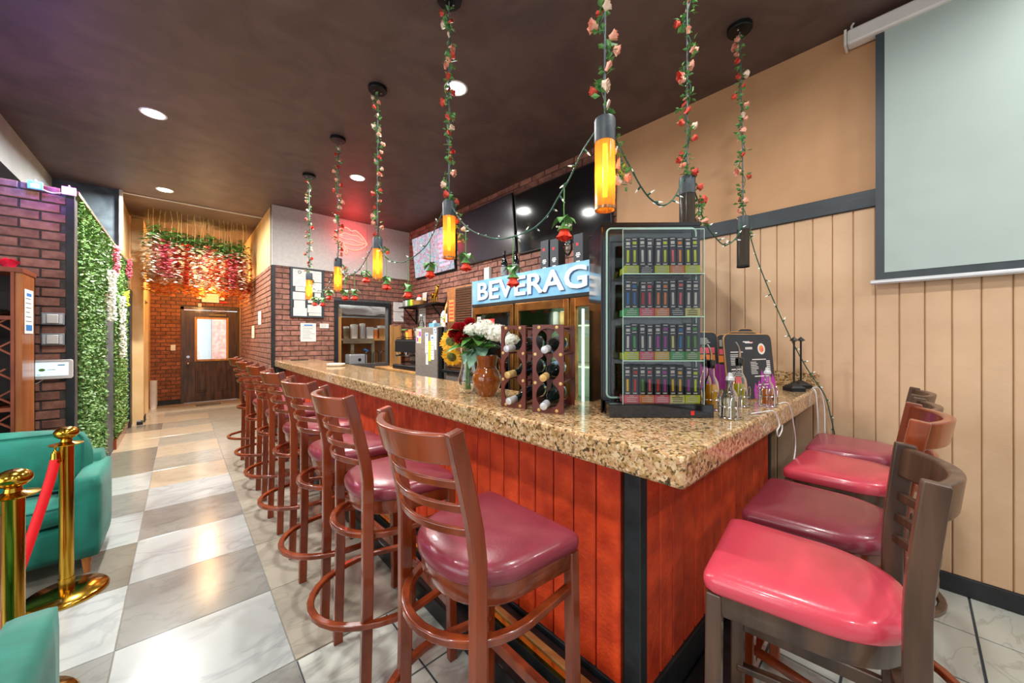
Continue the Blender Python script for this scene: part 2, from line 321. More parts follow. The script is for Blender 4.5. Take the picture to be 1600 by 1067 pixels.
def put(name, me, parent=None, mtx=None, bevel=0, loc=None):
    o = D.objects.new(name, me); COL.objects.link(o)
    if parent is not None: o.parent = parent
    if mtx is not None: o.matrix_basis = mtx
    if loc is not None: o.location = loc
    if bevel:
        b = o.modifiers.new('bevel', 'BEVEL'); b.width = bevel; b.segments = 2; b.limit_method = 'ANGLE'; b.angle_limit = .6
        b.harden_normals = False
    return o
def tag(o, label, cat, group=None):
    o['label'] = label; o['category'] = cat
    if group: o['group'] = group
    return o
def thing(name, label, cat, loc=(0, 0, 0), rot=0, group=None, mtx=None):
    o = D.objects.new(name, None); COL.objects.link(o); o.empty_display_size = .1
    if mtx is not None: o.matrix_basis = mtx
    else: o.location = loc; o.rotation_euler = (0, 0, rot)
    return tag(o, label, cat, group)
def struct(o): o['kind'] = 'structure'; return o
def stuff(o): o['kind'] = 'stuff'; return o
def dup(root, mtx, label, group=None):
    def cp(o, par):
        c = o.copy(); COL.objects.link(c); c.parent = par; return c
    r = cp(root, None); r.matrix_basis = mtx; r['label'] = label
    if group: r['group'] = group
    for ch in list(root.children):
        c = cp(ch, r)
        for g in list(ch.children): cp(g, c)
    return r
def arc(cx, cy, rx, ry, a0, a1, n, z=0): return [(cx+rx*math.cos(a0+(a1-a0)*i/n), cy+ry*math.sin(a0+(a1-a0)*i/n), z) for i in range(n+1)]
def rrect(x0, y0, x1, y1, r, n=4):
    p = []
    for cx, cy, a in ((x1-r, y0+r, -PI/2), (x1-r, y1-r, 0), (x0+r, y1-r, PI/2), (x0+r, y0+r, PI)):
        p += [(cx+r*math.cos(a+PI/2*i/n), cy+r*math.sin(a+PI/2*i/n)) for i in range(n+1)]
    return p
def sag(p, q, d, n=12):
    P, Q = Vector(p), Vector(q)
    return [tuple(P.lerp(Q, i/n)-Vector((0, 0, d*4*(i/n)*(1-i/n)))) for i in range(n+1)]
_fonts = {}
def text_geo(mb, s, x0, y0, x1, y1, z0, z1, m=0, bold=0.):
    """flat lettering as real geometry, fitted into a rectangle of the builder's frame"""
    cu = D.curves.new('lettering', 'FONT'); cu.body = s; cu.extrude = .5; cu.resolution_u = 3; cu.offset = bold
    o = D.objects.new('lettering', cu); COL.objects.link(o)
    dg = bpy.context.evaluated_depsgraph_get(); me = D.meshes.new_from_object(o.evaluated_get(dg))
    vs = [v.co.copy() for v in me.vertices]; fs = [tuple(p.vertices) for p in me.polygons]
    D.objects.remove(o); D.curves.remove(cu); D.meshes.remove(me)
    xs = [v.x for v in vs]; ys = [v.y for v in vs]; ax, bx, ay, by = min(xs), max(xs), min(ys), max(ys)
    mb.add([(x0+(v.x-ax)/(bx-ax)*(x1-x0), y0+(v.y-ay)/(by-ay)*(y1-y0), z0 if v.z < 0 else z1) for v in vs], fs, m)
def bricks(parent, fr, w, h, bw, bh, mortar, matn, holes=(), limit=300, depth=.012, dist=None, skip=None, v0=0.):
    """running bond of separate bricks on a wall frame; the nearest `limit` are objects, the rest one joined part"""
    cells = []; rows = int(math.ceil((h-v0)/bh))
    for r in range(rows):
        y0 = v0+r*bh; y1 = min(y0+bh-mortar, h)
        if y1-y0 < .015: continue
        x = -(bw/2 if r % 2 else 0.)
        while x < w:
            a = max(x, 0); b = min(x+bw-mortar, w); x += bw
            if b-a < .02: continue
            segs = [(a, b)]
            for hx0, hy0, hx1, hy1 in holes:
                if y1 > hy0 and y0 < hy1:
                    ns = []
                    for p, q in segs:
                        if q <= hx0 or p >= hx1: ns.append((p, q)); continue
                        if hx0-p > .02: ns.append((p, hx0))
                        if q-hx1 > .02: ns.append((hx1, q))
                    segs = ns
            cells += [(p, q, y0, y1) for p, q in segs]
    cp = Vector((0, 0, 1.4))
    cells.sort(key=lambda c: (fr @ Vector(((c[0]+c[1])/2, (c[2]+c[3])/2, 0))-cp).length)
    cache = {}; inv = fr
    rest = MB(fr)
    for i, (a, b, y0, y1) in enumerate(cells):
        dz = depth+random.uniform(-.003, .003)
        if i < limit:
            key = (round(b-a, 2), round(y1-y0, 3))
            if key not in cache: cache[key] = MB().bevbox(-(b-a)/2, -(y1-y0)/2, -.004, (b-a)/2, (y1-y0)/2, depth, .003).mesh('brick', matn)
            put('brick', cache[key], parent, fr @ T((a+b)/2, (y0+y1)/2, dz-depth))
        else: rest.bevbox(a, y0, -.004, b, y1, dz, .003)
    if rest.f: stuff(rest.build('brick_course', matn, parent))
def papersheet(mb, x0, y0, x1, y1, z, lines=6, head=None, paper=0, ink=1, rnd=None, th=.0012):
    """a sheet with printed lines (materials: 0 paper, 1 ink, 2 accent)"""
    rnd = rnd or random; w, h = x1-x0, y1-y0
    mb.box(x0, y0, z, x1, y1, z+th, paper); zt = z+th+.0004
    y = y1-h*.08
    if head is not None: mb.rect(x0+w*.22, y-h*.07, x1-w*.22, y, zt, head); y -= h*.12
    for i in range(lines):
        yy = y-(y-y0-h*.08)*i/max(lines, 1)
        a = x0+w*(.10+.03*rnd.random()); mb.rect(a, yy-h*.014, a+w*(.45+.35*rnd.random()), yy, zt, ink)

# ------------------------------------------------------------------ the room shell
XR, YE = 3.165, 6.34                      # right wall, end wall
XH, YB = .985, 10.33                      # hall right wall, hall back wall
def wall(name, boxes, m, parent=None):
    b = MB()
    for q in boxes: b.box(*q)
    return struct(b.build(name, m, parent))
floor = wall('floor', [(-3.3, -2.7, -.12, 3.4, 10.6, -.006)], 'grout')
bigT = MB().bevbox(0, 0, -.008, .5855, .5905, 0, .0015)
tmesh = {k: MB().bevbox(0, 0, -.008, .5855, .5905, 0, .0015).mesh('tile', k) for k in ('tile_white', 'tile_grey', 'tile_taupe', 'tile_beige', 'tile_cream')}
for i in range(-4, 4):
    for j in range(-7, 13):
        x, y = -.219+.589*i, 2.404+.594*j
        if x >= .36 and y < 1.79: continue
        if x > .9 and y > 6.3: continue
        if x < -.85 and (y < .5 or y > 4.4): continue
        if i == 0: k = ('tile_white', 'tile_grey')[j % 2 == 0]
        elif i == -1: k = ('tile_grey', 'tile_white', 'tile_taupe', 'tile_white')[(j+1) % 4]
        elif i >= 1: k = 'tile_beige'
        else: k = ('tile_grey', 'tile_white')[(i+j) % 2]
        if i == 0 and j > 3: k = 'tile_beige' if j % 2 else 'tile_cream'
        if i <= -1 and j > 5: k = 'tile_cream' if j % 3 else 'tile_taupe'
        if y > 9.0: k = 'tile_cream'
        put('tile', tmesh[k], floor, loc=(x, y, 0))
small = MB().bevbox(0, 0, -.008, .391, .391, 0, .0015).mesh('tile', 'tile_pale')
wall('grout_bed', [(.371, -2.6, -.0058, 3.16, 1.803, -.005)], 'grout_dark', floor)
for i in range(7):
    for j in range(11):
        put('tile', small, floor, loc=(.376+.4*i, 1.405-.4*j+.004, 0))
# step up in front of the hall door
st = wall('threshold_step', [(-.46, 9.46, -.005, .985, 10.33, .022)], 'tile_cream', floor)
MB().box(.22, 9.62, .022, .62, 9.95, .03).build('threshold_slab', 'tile_taupe', st)

ceil = wall('ceiling', [(-3.3, -2.7, CEIL, 3.4, 10.6, CEIL+.1)], 'ceiling')
MB().tube([(-.6, 7.12, CEIL-.012), (.98, 7.12, CEIL-.012)], .008, 6).build('cable', 'white', ceil)

# right wall: tan plank dado, dark rail, smooth plaster above, brick behind the back bar
wr = wall('wall_right', [(XR, -2.7, 0, XR+.15, 6.6, CEIL)], 'tan_up')
fr = frame((XR, 1.96, 0), (0, -1, 0), (-1, 0, 0))
pm = MB().bevbox(0, .10, -.002, .0965, 2.205, .014, .004).mesh('plank', 'tan')
for k in range(36): put('plank', pm, wr, fr @ T(.1*k, 0, 0))
struct(MB(fr).box(-.02, 2.205, 0, 4.6, 2.312, .03).build('trim_1', 'slate', None, bevel=.004))['kind'] = 'structure'
struct(MB(fr).box(-.02, 0, .0, 4.6, .10, .022).build('baseboard_right', 'black_trim', None, bevel=.004))
fb = frame((XR, YE, 0), (0, -1, 0), (-1, 0, 0))
struct(MB(fb).box(0, 0, -.001, YE-1.965, CEIL, .004).build('wall_right_brickwork', 'mortar', wr))
bricks(wr, fb @ T(0, 0, .004), YE-1.965, CEIL, .215, .078, .011, 'brick', holes=[(1.7, 0, 4.5, 2.0), (.35, 2.5, 1.6, 3.12), (1.8, 2.52, 2.98, 3.15), (3.1, 2.48, 4.2, 3.08), (.3, 0, 1.7, 1.2)], v0=.96)
# end wall: brick below, white boarding above, with the kitchen hatch
HX0, HX1, HZ0, HZ1 = 1.90, 2.745, .96, 1.96
we = wall('wall_back', [(XH, YE, 0, HX0, YE+.12, CEIL), (HX1, YE, 0, XR, YE+.12, CEIL), (HX0, YE, 0, HX1, YE+.12, HZ0), (HX0, YE, HZ1, HX1, YE+.12, CEIL)], 'mortar')
fe = frame((XH+.03, YE, 0), (1, 0, 0), (0, -1, 0))
bricks(we, fe, XR-XH-.03, 2.47, .215, .078, .011, 'brick', holes=[(HX0-XH-.09, 0, HX1-XH+.03, HZ1+.06)], v0=.97)
pb = MB(fe)
for x0, x1 in ((-.03, 1.352), (1.356, 2.15)): put('board', MB().bevbox(x0, 2.475, .0, x1, CEIL-.002, .02, .002).mesh('board', 'white_wall'), we, fe)
struct(MB(fe).box(-.03, 0, 0, .012, 2.472, .024).build('trim_2', 'black_trim'))
hf = MB(fe); a, b = HX0-XH-.03, HX1-XH-.03
hf.box(a-.06, HZ0, 0, a, HZ1+.055, .03).box(b, HZ0, 0, b+.05, HZ1+.055, .03).box(a, HZ1, 0, b, HZ1+.055, .03)
struct(hf.build('trim_3', 'black_trim'))
# kitchen seen through the hatch
wall('wall_kitchen', [(1.5, 8.1, 0, 4.4, 8.2, 3.0), (4.3, 6.46, 0, 4.4, 8.2, 3.0), (1.5, 6.46, 0, 1.6, 8.2, 3.0)], 'kitchen')
wall('floor_kitchen', [(1.5, 6.46, -.05, 4.4, 8.2, 0)], 'grout'); wall('ceiling_kitchen', [(1.5, 6.46, 2.9, 4.4, 8.2, 3.0)], 'white')
# hall walls
whr = wall('wall_hall_right', [(XH, YE+.12, 0, XH+.12, YB, CEIL)], 'cream')
fh = frame((XH, YB-.35, 0), (0, -1, 0), (-1, 0, 0))
MB(fh).box(0, 0, -.001, YB-.35-YE, 2.47, .004).build('mortar_bed', 'mortar', whr)
bricks(whr, fh @ T(0, 0, .004), YB-.35-YE, 2.47, .215, .078, .011, 'brick', limit=0)
whb = wall('wall_hall_back', [(-.6, YB, 0, .045, YB+.15, CEIL), (.96, YB, 0, 1.1, YB+.15, CEIL), (.045, YB, 2.01, .96, YB+.15, CEIL)], 'mortar')
fk = frame((-.46, YB, 0), (1, 0, 0), (0, -1, 0))
bricks(whb, fk, 1.44, 2.9, .155, .079, .011, 'brick_hall', holes=[(.47, 0, 1.45, 2.06)], depth=.01, v0=.12)
MB(fk).box(0, 0, 0, .47, .115, .02).build('baseboard', 'black_trim', whb)
whl = wall('wall_hall_left', [(-.62, 9.72, 0, -.46, YB, CEIL), (-.62, 8.86, 2.06, -.46, 9.72, CEIL), (-.62, 8.56, 0, -.46, 8.86, CEIL), (-.75, 8.44, 2.12, -.6, 8.56, CEIL), (-.75, 7.1, 2.56, -.61, 8.44, CEIL)], 'cream')
struct(MB().box(-.475, 8.57, .0, -.445, 8.86, .1).build('baseboard_hall_left', 'black_trim'))
struct(MB().box(-.62, 8.2, 0, -.585, 8.44, 2.16).box(-.62, 8.44, 2.08, -.585, 8.57, 2.16).box(-.62, 8.44, 0, -.59, 8.56, 2.08).build('trim_4', 'black_trim'))
# side room partition: brick pier, hedge wall, white soffit, dark gable
wl = wall('wall_left', [(-2.7, 4.42, 0, -.62, 4.54, 2.55)], 'mortar')
fl = frame((-1.96, 4.42, 0), (1, 0, 0), (0, -1, 0))
bricks(wl, fl, 1.30, 2.55, .197, .0715, .011, 'brick', v0=.0)
struct(MB(fl).box(1.303, 0, 0, 1.345, 2.56, .03).build('trim_5', 'black_trim'))
wall('soffit', [(-3.3, 1.5, 2.945, -1.17, 7.1, CEIL)], 'soffit')
struct(D.objects['soffit'])
wall('wall_gable', [(-1.6, 7.085, 2.3, -.606, 7.1, CEIL)], 'navy')
struct(MB().box(-.605, 7.04, 2.56, -.575, 7.12, CEIL).build('trim_6', 'white'))
wall('wall_hedge_core', [(-.75, 4.54, 0, -.66, 8.2, 2.52)], 'black_trim')
wall('wall_side_room', [(-3.3, 4.6, 0, -3.2, 8.3, CEIL), (-3.3, 8.2, 0, -.75, 8.3, CEIL)], 'navy')
# behind the camera: shop front openings (glazed) that let the daylight in
wall('wall_rear', [(-3.3, -2.7, 0, 3.4, -2.6, .25), (-3.3, -2.7, 2.95, 3.4, -2.6, CEIL), (-3.3, -2.7, .25, -2.6, -2.6, 2.95), (2.2, -2.7, .25, 3.4, -2.6, 2.95)], 'tan_up')
wall('wall_far_left', [(-3.3, -2.7, 0, -3.2, 4.6, .4), (-3.3, -2.7, 2.8, -3.2, 4.6, CEIL), (-3.3, -2.7, .4, -3.2, -.5, 2.8), (-3.3, 2.9, .4, -3.2, 4.6, 2.8)], 'cream')
# hall door, half glazed
dr = thing('door_1', 'dark brown half glazed exit door at the end of the hall', 'door', (.045, YB, 0)); struct(dr)
dm = MB(frame((0, 0, 0), (1, 0, 0), (0, -1, 0)))
W, H = .915, 1.99
gx0, gx1, gz0, gz1 = .20, .71, .93, 1.82
dm.box(0, .03, -.05, gx0, H, -.005).box(gx1, .03, -.05, W, H, -.005).box(gx0, .03, -.05, gx1, gz0, -.005).box(gx0, gz1, -.05, gx1, H, -.005)
dm.build('leaf_panel', M['walnut'], dr)
fm = MB(frame((0, 0, 0), (1, 0, 0), (0, -1, 0)))
for x0, x1, z0, z1 in ((gx0-.03, gx0+.01, gz0-.03, gz1+.03), (gx1-.01, gx1+.03, gz0-.03, gz1+.03), (gx0, gx1, gz0-.03, gz0+.01), (gx0, gx1, gz1-.01, gz1+.03)): fm.box(x0, z0, -.004, x1, z1, .012)
fm.build('glazing_bead', 'pine', dr)
MB(frame((0, 0, 0), (1, 0, 0), (0, -1, 0))).box(gx0, gz0, -.03, gx1, gz1, -.024).build('pane', 'acrylic', dr)
for x0 in (.17, .54):
    p = MB(frame((0, 0, 0), (1, 0, 0), (0, -1, 0))); p.bevbox(x0, .22, -.006, x0+.22, .72, .004, .02).bevbox(x0+.035, .26, .0, x0+.185, .68, .012, .012); p.build('raised_panel', 'walnut', dr)
k = MB(frame((0, 0, 0), (1, 0, 0), (0, -1, 0))); k.cyl((.065, .86, -.005), (.065, .86, .02), .03).ball((.065, .86, .05), .03); k.build('knob', 'chrome', dr, True)
k = MB(frame((0, 0, 0), (1, 0, 0), (0, -1, 0))); k.cyl((.065, 1.0, -.005), (.065, 1.0, .02), .028); k.build('deadbolt', 'chrome', dr, True)
k = MB(frame((0, 0, 0), (1, 0, 0), (0, -1, 0))); k.box(.40, 1.88, 0, .70, 1.925, .04).tube([(.46, 1.935, .03), (.58, 1.97, .05), (.66, 1.96, .01)], .01, 6); k.build('door_closer', 'greywood', dr)
j = MB(frame((0, 0, 0), (1, 0, 0), (0, -1, 0))); j.box(-.05, 0, 0, -.003, 2.06, .03).box(W+.003, 0, 0, W+.05, 2.06, .03).box(-.05, 2.005, 0, W+.05, 2.06, .03); j.build('door_frame', 'walnut', dr)
wall('ground_outside', [(-3, YB+.2, -.1, 4, 14, -.02)], 'white')
wall('wall_outside', [(-.2, 12.3, 0, .35, 12.5, 3.2), (.62, 12.9, 0, .95, 13.1, 3.2)], 'brick')
wall('wall_outside_plaster', [(-3, 14, 0, 4, 14.1, 4.2)], 'kitchen')
# second hall door, seen edge on
d2 = thing('door_2', 'dark panelled door standing in the left wall of the hall', 'door', (-.475, 9.71, 0)); struct(d2)
q = MB(frame((0, 0, 0), (0, -1, 0), (1, 0, 0))); q.box(.0, .02, 0, .84, 2.04, .035)
q.build('leaf_panel', 'walnut', d2)
for z0, z1 in ((.2, .85), (1.05, 1.85)):
    q = MB(frame((0, 0, 0), (0, -1, 0), (1, 0, 0)))
    q.bevbox(.12, z0, .03, .38, z1, .045, .02).bevbox(.46, z0, .03, .72, z1, .045, .02); q.build('raised_panel', 'walnut', d2)
q = MB(frame((0, 0, 0), (0, -1, 0), (1, 0, 0))); q.cyl((.77, .98, .035), (.77, .98, .06), .025).ball((.77, .98, .085), .028); q.build('knob', 'brass', d2, True)
q = MB(frame((0, 0, 0), (0, -1, 0), (1, 0, 0))); q.box(-.05, 0, .01, 0, 2.1, .05).box(.84, 0, .01, .89, 2.1, .05).box(0, 2.04, .01, .84, 2.1, .05); q.build('door_frame', 'walnut', d2)

# ------------------------------------------------------------------ the bar
CT = 1.073
BX, BY = 1.15, .63
bar = thing('bar_counter', 'red plank fronted L shaped bar with black corner post', 'bar', (BX, BY, 0))
def L(x, y): return (x-BX, y-BY)
b = MB(); b.prism([L(1.17, .65), L(2.78, .65), L(2.78, 1.05), L(1.52, 1.05), L(1.52, 6.32), L(1.17, 6.32)], .02, .978); b.build('carcass', 'dark', bar)
fl_ = frame((0, 6.31-BY, 0), (0, -1, 0), (-1, 0, 0))                # long face, seen from the aisle
pw = .105
pmesh = MB().bevbox(0, .17, -.018, pw-.0055, .978, .005, .005).mesh('plank', 'red_wood')
n = 53
for i in range(n): put('plank', pmesh, bar, fl_ @ T(.052+pw*i, 0, 0))
fs_ = frame((0, 0, 0), (1, 0, 0), (0, -1, 0))                        # short face
for i in range(15): put('plank', pmesh, bar, fs_ @ T(.045+pw*i, 0, 0))
MB(fs_).box(-.008, 0, -.05, .04, .978, .012).build('corner_post', 'black_trim', bar, bevel=.004)
MB(fs_).box(1.615, 0, -.3, 1.655, .978, .012).build('end_post', 'black_trim', bar, bevel=.004)
b = MB(fs_); b.box(.04, .0, -.02, 1.615, .175, .016); b.T = fl_; b.box(.0, 0, -.02, 5.63, .175, .016); b.build('kick_board', 'black_trim', bar, bevel=.003)
b = MB(); b.box(*L(.935, .62), 0, *L(1.13, 6.30), .10); b.box(*L(1.02, .62), .10, *L(1.13, 6.30), .16); b.build('foot_step', 'black', bar, bevel=.006)
b = MB(); b.box(*L(1.045, .62), .16, *L(1.075, 6.30), .185); b.build('step_edging', 'pine', bar, bevel=.004)
b = MB(); b.box(*L(1.02, .62), .16, *L(1.04, 6.30), .178); b.build('step_nosing', 'brass', bar)
b = MB(); b.box(*L(1.17, .44), 0, *L(2.75, .61), .05); b.build('side_step', 'black', bar, bevel=.006)

ct = MB()
ct.prism([(1.02, .425), (3.14, .425), (3.14, 1.15), (1.55, 1.15), (1.55, 6.335), (1.02, 6.335)], .978, CT)
top = ct.build('countertop', 'granite', None, bevel=.012)
tag(top, 'speckled gold granite countertop running the whole L of the bar', 'countertop')
tag(MB().box(3.121, .425, CT+.001, 3.144, 1.15, CT+.095).build('backsplash', 'granite', None, bevel=.004), 'short granite backsplash against the tan wall at the counter end', 'backsplash')

# ------------------------------------------------------------------ bar stools
def seat_outline(wf, wr, xf, xr, n=18):
    """squared at the front, rounded at the back"""
    p = []
    r = .03
    for cx, cy, a0 in ((xf-r, -wf+r, -PI/2), (xf-r, wf-r, 0)):
        p += [(cx+r*math.cos(a0+PI/2*i/4), cy+r*math.sin(a0+PI/2*i/4)) for i in range(5)]
    for i in range(n+1):
        a = PI/2+PI*i/n
        c, s_ = math.cos(a), math.sin(a)
        p.append((xr+.20+.20*math.copysign(abs(c)**.85, c), wr*math.copysign(abs(s_)**.85, s_)))
    return p
def ringstack(b, outl, levels, cx, m=0):
    """levels: (scale, z) rings of one outline, closed with caps"""
    n = len(outl); vs = []; fs = []
    for sc, z in levels: vs += [(cx+(x-cx)*sc, y*sc, z) for x, y in outl]
    for j in range(len(levels)-1):
        for i in range(n): fs.append((j*n+i, j*n+(i+1) % n, (j+1)*n+(i+1) % n, (j+1)*n+i))
    fs.append(tuple(range(n-1, -1, -1))); fs.append(tuple(range((len(levels)-1)*n, len(levels)*n)))
    b.add(vs, fs, m)
def stool(name, label, wood, vinyl, H=1.185, group=None, wf=.222, straight=False, bow=.066, seat_z=.80, lean=.070):
    t = thing(name, label, 'bar stool', group=group)
    ol = seat_outline(wf, wf-.012, .17, -.225); cx = -.02
    zs = seat_z
    b = MB(); ringstack(b, ol, [(.97, zs-.043), (1.0, zs-.036), (1.012, zs-.02), (1.005, zs-.008), (.97, zs+.002), (.88, zs+.010), (.6, zs+.016), (.25, zs+.018)], cx)
    b.build('seat_cushion', vinyl, t, True, 50)
    b = MB(); ringstack(b, ol, [(.93, zs-.098), (.945, zs-.094), (.955, zs-.043), (.9, zs-.042)], cx); b.build('seat_apron', wood, t, True, 40)
    ry = wf-.028
    sec = (.034, .030)
    px = lambda z: -.205 - (0 if z < .88 else lean*((z-.88)/(H-.88))**1.15)
    for s in (-1, 1):
        pts = [(-.215, s*ry, 0), (-.205, s*ry, .45)] + [(px(z), s*ry, z) for z in [.72, .86]+[.88+(H-.88)*i/6 for i in range(1, 7)]]
        MB().tube(pts, 0, sq=(.028, .040), up=(1, 0, 0)).build('leg', wood, t, bevel=.004)
        MB().tube([(.15, s*(wf-.012), 0), (.145, s*(wf-.022), zs-.045)], 0, sq=(.034, .036), up=(1, 0, 0)).build('leg', wood, t, bevel=.004)
    # bowed crest rail and three slats
    def bowed(z0, z1, th, extra=0., nm='slat', nn=14):
        b = MB(); vs = []; fs = []
        for i in range(nn+1):
            f = -1+2*i/nn; y = f*(ry-.006); bx = -(bow+extra)*(1-f*f)
            for dz, dx in ((z0, th/2), (z1, th/2), (z1, -th/2), (z0, -th/2)):
                vs.append((px(dz)+bx+dx+(.010 if extra and dz == z1 else 0)*0, y, dz))
        for i in range(nn):
            for j in range(4): fs.append((i*4+j, i*4+(j+1) % 4, i*4+4+(j+1) % 4, i*4+4+j))
        fs += [(3, 2, 1, 0), tuple(nn*4+j for j in range(4))]
        b.add(vs, fs); return b.build(nm, wood, t, True, 30, bevel=.005 if th > .016 else .003)
    top = H-.008
    bowed(top-.076, top, .026, .008, 'crest_rail')
    sp = .062 if H > 1.15 else .055
    for i in range(3): z = top-.076-.040-sp*i; bowed(z-.022, z, .013)
    # bentwood foot rails wrapping round the back legs
    def ubow(z, wdt, back, nm, r=(.026, .022)):
        pts = [(.15, -wf+.025, z)]+[( -.06+(back)*math.cos(a)*1., wdt*math.sin(a), z) for a in [PI*1.5-PI*i/16 for i in range(17)]]+[(.15, wf-.025, z)]
        MB().tube(pts, 0, sq=r, up=(0, 0, 1)).build(nm, wood, t, True, 40, bevel=.004)
    if straight:
        for s in (-1, 1): MB().tube([(.15, s*(wf-.015), .47), (-.21, s*ry, .47)], 0, sq=(.022, .040), up=(0, 0, 1)).build('side_rail', wood, t, bevel=.003)
        MB().box(-.222, -ry, .50, -.20, ry, .54).build('rear_rail', wood, t, bevel=.003)
        ubow(.33, ry+.03, .25, 'foot_rail')
    else:
        ubow(.64, ry+.018, .215, 'foot_rail'); ubow(.325, ry+.05, .30, 'foot_rail')
    MB().box(.135, -wf+.02, .22, .162, wf-.02, .262).build('front_rail', wood, t, bevel=.004)
    MB().box(.160, -wf*.6, .226, .166, wf*.6, .256).build('scuff_plate', 'brass', t)
    return t
ords = ['nearest', 'second', 'third', 'fourth', 'fifth', 'sixth', 'farthest']
G1 = 'cherry bar stools along the long bar front'
s0 = stool('bar_stool', 'cherry bar stool with burgundy seat, nearest of the row along the bar', 'cherry', 'burgundy', group=G1)
ys = [.905, 1.575, 2.175, 2.855, 3.56, 4.265, 5.0]
rt = [0, -3, 2, 0, -2, 1, 0]
for i, (y, a) in enumerate(zip(ys, rt)):
    mt = T(.738, y, 0) @ R(math.radians(a), 'Z')
    if i == 0: s0.matrix_basis = mt
    else:
        dup(s0, mt, 'cherry bar stool with burgundy seat, %s from the camera in the long row' % ords[i])
G2 = 'bar stools along the short end of the bar'
q = stool('bar_stool', 'dark walnut bar stool with rose red seat, nearest at the bar end', 'walnut', 'pinkred', 1.125, G2, .195, True, .045, lean=.025)
q.matrix_basis = T(1.20, .222, 0) @ R(PI/2+.13, 'Z')
q = stool('bar_stool', 'cherry bar stool with worn mauve burgundy seat, behind the rose red one', 'cherry', 'burgundy', 1.175, G2, bow=.058, lean=.045)
q.matrix_basis = T(1.67, .245, 0) @ R(PI/2+.03, 'Z')
q = stool('bar_stool', 'dark walnut bar stool with pink seat, third from camera at bar end', 'walnut', 'pinkred', 1.13, G2, .222, True, .05, lean=.04)
q.matrix_basis = T(2.27, .235, 0) @ R(PI/2-.03, 'Z')
dup(q, T(2.77, .24, 0) @ R(PI/2+.02, 'Z'), 'dark walnut bar stool with mauve pink seat, standing against the tan wall')
r4 = [o for o in SC.objects if o.get('label', '').startswith('dark walnut bar stool with mauve')][0]
for ch in r4.children:
    if ch.name.startswith('seat_cushion'): ch.data = ch.data.copy(); ch.data.materials[0] = M['mauve']

# ------------------------------------------------------------------ teal sofas, rope barrier
def cushion(b, x0, y0, z0, x1, y1, z1, r=.05, puff=.03, n=7, m=0):
    """pillow shaped block"""
    vs = []; fs = []; cx, cy, cz = (x0+x1)/2, (y0+y1)/2, (z0+z1)/2; hx, hy, hz = (x1-x0)/2, (y1-y0)/2, (z1-z0)/2
    def pt(u, v, w):
        p = Vector((max(-1, min(1, u))*(hx-r), max(-1, min(1, v))*(hy-r), max(-1, min(1, w))*(hz-r)))
        d = Vector((u, v, w)); d = Vector((d.x if abs(d.x) > .999 else d.x**7, d.y if abs(d.y) > .999 else d.y**7, d.z if abs(d.z) > .999 else d.z**7)).normalized()
        k = (1-u*u)*(1-v*v)+(1-u*u)*(1-w*w)+(1-v*v)*(1-w*w)
        q = p+d*r+Vector((d.x, d.y, d.z))*puff*min(1, k); return (cx+q.x, cy+q.y, cz+q.z)
    for ax in range(3):
        for sg in (-1, 1):
            o = len(vs)
            for i in range(n+1):
                for j in range(n+1):
                    u, v = -1+2*i/n, -1+2*j/n; c = [0, 0, 0]; c[ax] = sg; c[(ax+1) % 3] = u; c[(ax+2) % 3] = v; vs.append(pt(*c))
            for i in range(n):
                for j in range(n): a = o+i*(n+1)+j; fs.append((a, a+1, a+n+2, a+n+1))
    b.add(vs, fs, m)
def weld(o):
    bm = bmesh.new(); bm.from_mesh(o.data); bmesh.ops.remove_doubles(bm, verts=bm.verts, dist=.0008); bmesh.ops.recalc_face_normals(bm, faces=bm.faces); bm.to_mesh(o.data); bm.free()
    o.data.polygons.foreach_set('use_smooth', [True]*len(o.data.polygons)); return o
def sofa(label, wd, dp, mtx):
    """origin: front right floor corner as seen from the seat side; local -y is the front, x runs to the left end at -wd"""
    t = thing('velvet_sofa', label, 'sofa', mtx=mtx, group='teal velvet sofas')
    aw = .115
    for x0 in (-aw, -wd):
        b = MB(); cushion(b, x0, 0, .10, x0+aw, dp-.06, .575, .022, .004, 8); weld(b.build('arm', 'velvet', t))
    b = MB(); cushion(b, -wd+.02, dp-.22, .10, -.03, dp, .64, .04, .01); weld(b.build('back_frame', 'velvet', t))
    b = MB(); cushion(b, -wd+aw, .025, .10, -aw, dp-.1, .31, .02, .0); weld(b.build('base', 'velvet', t))
    half = (wd-2*aw)/2
    for i in range(2):
        x1 = -aw-half*i-.004; x0 = x1-half+.008
        b = MB(); cushion(b, x0, .0, .31, x1, dp-.25, .44, .05, .02); c = weld(b.build('seat_cushion', 'velvet', t))
        MB().tube([(p[0], p[1], .425) for p in rrect(x0+.012, .012, x1-.012, dp-.26, .05)], .005, 6, closed=True).build('piping', 'velvet_p', c)
        tr = T(0, dp-.30, .44) @ R(-.20, 'X')
        b = MB(tr); cushion(b, x0, -.075, 0, x1+.02, .095, .37, .06, .03, 9); c = weld(b.build('back_cushion', 'velvet', t))
        MB(tr).tube([(p[0], -.055, p[1]) for p in rrect(x0+.01, .012, x1+.01, .355, .06)], .006, 6, closed=True).build('piping', 'velvet_p', c)
    for x in (-.06, -wd+.06):
        for y in (.06, dp-.1): MB().lathe([(.014, 0), (.026, .105)], 10, (x, y, 0)).build('leg', 'oak', t)
    return t
sofa('teal velvet sofa with piped cushions in front of the wine cabinet', 1.75, .62, T(-.358, 3.27, 0))
sofa('teal velvet sofa in the near left corner, only one arm end in view', 1.5, .80, T(-.275-1.5, 1.80, 0) @ R(PI, 'Z') )
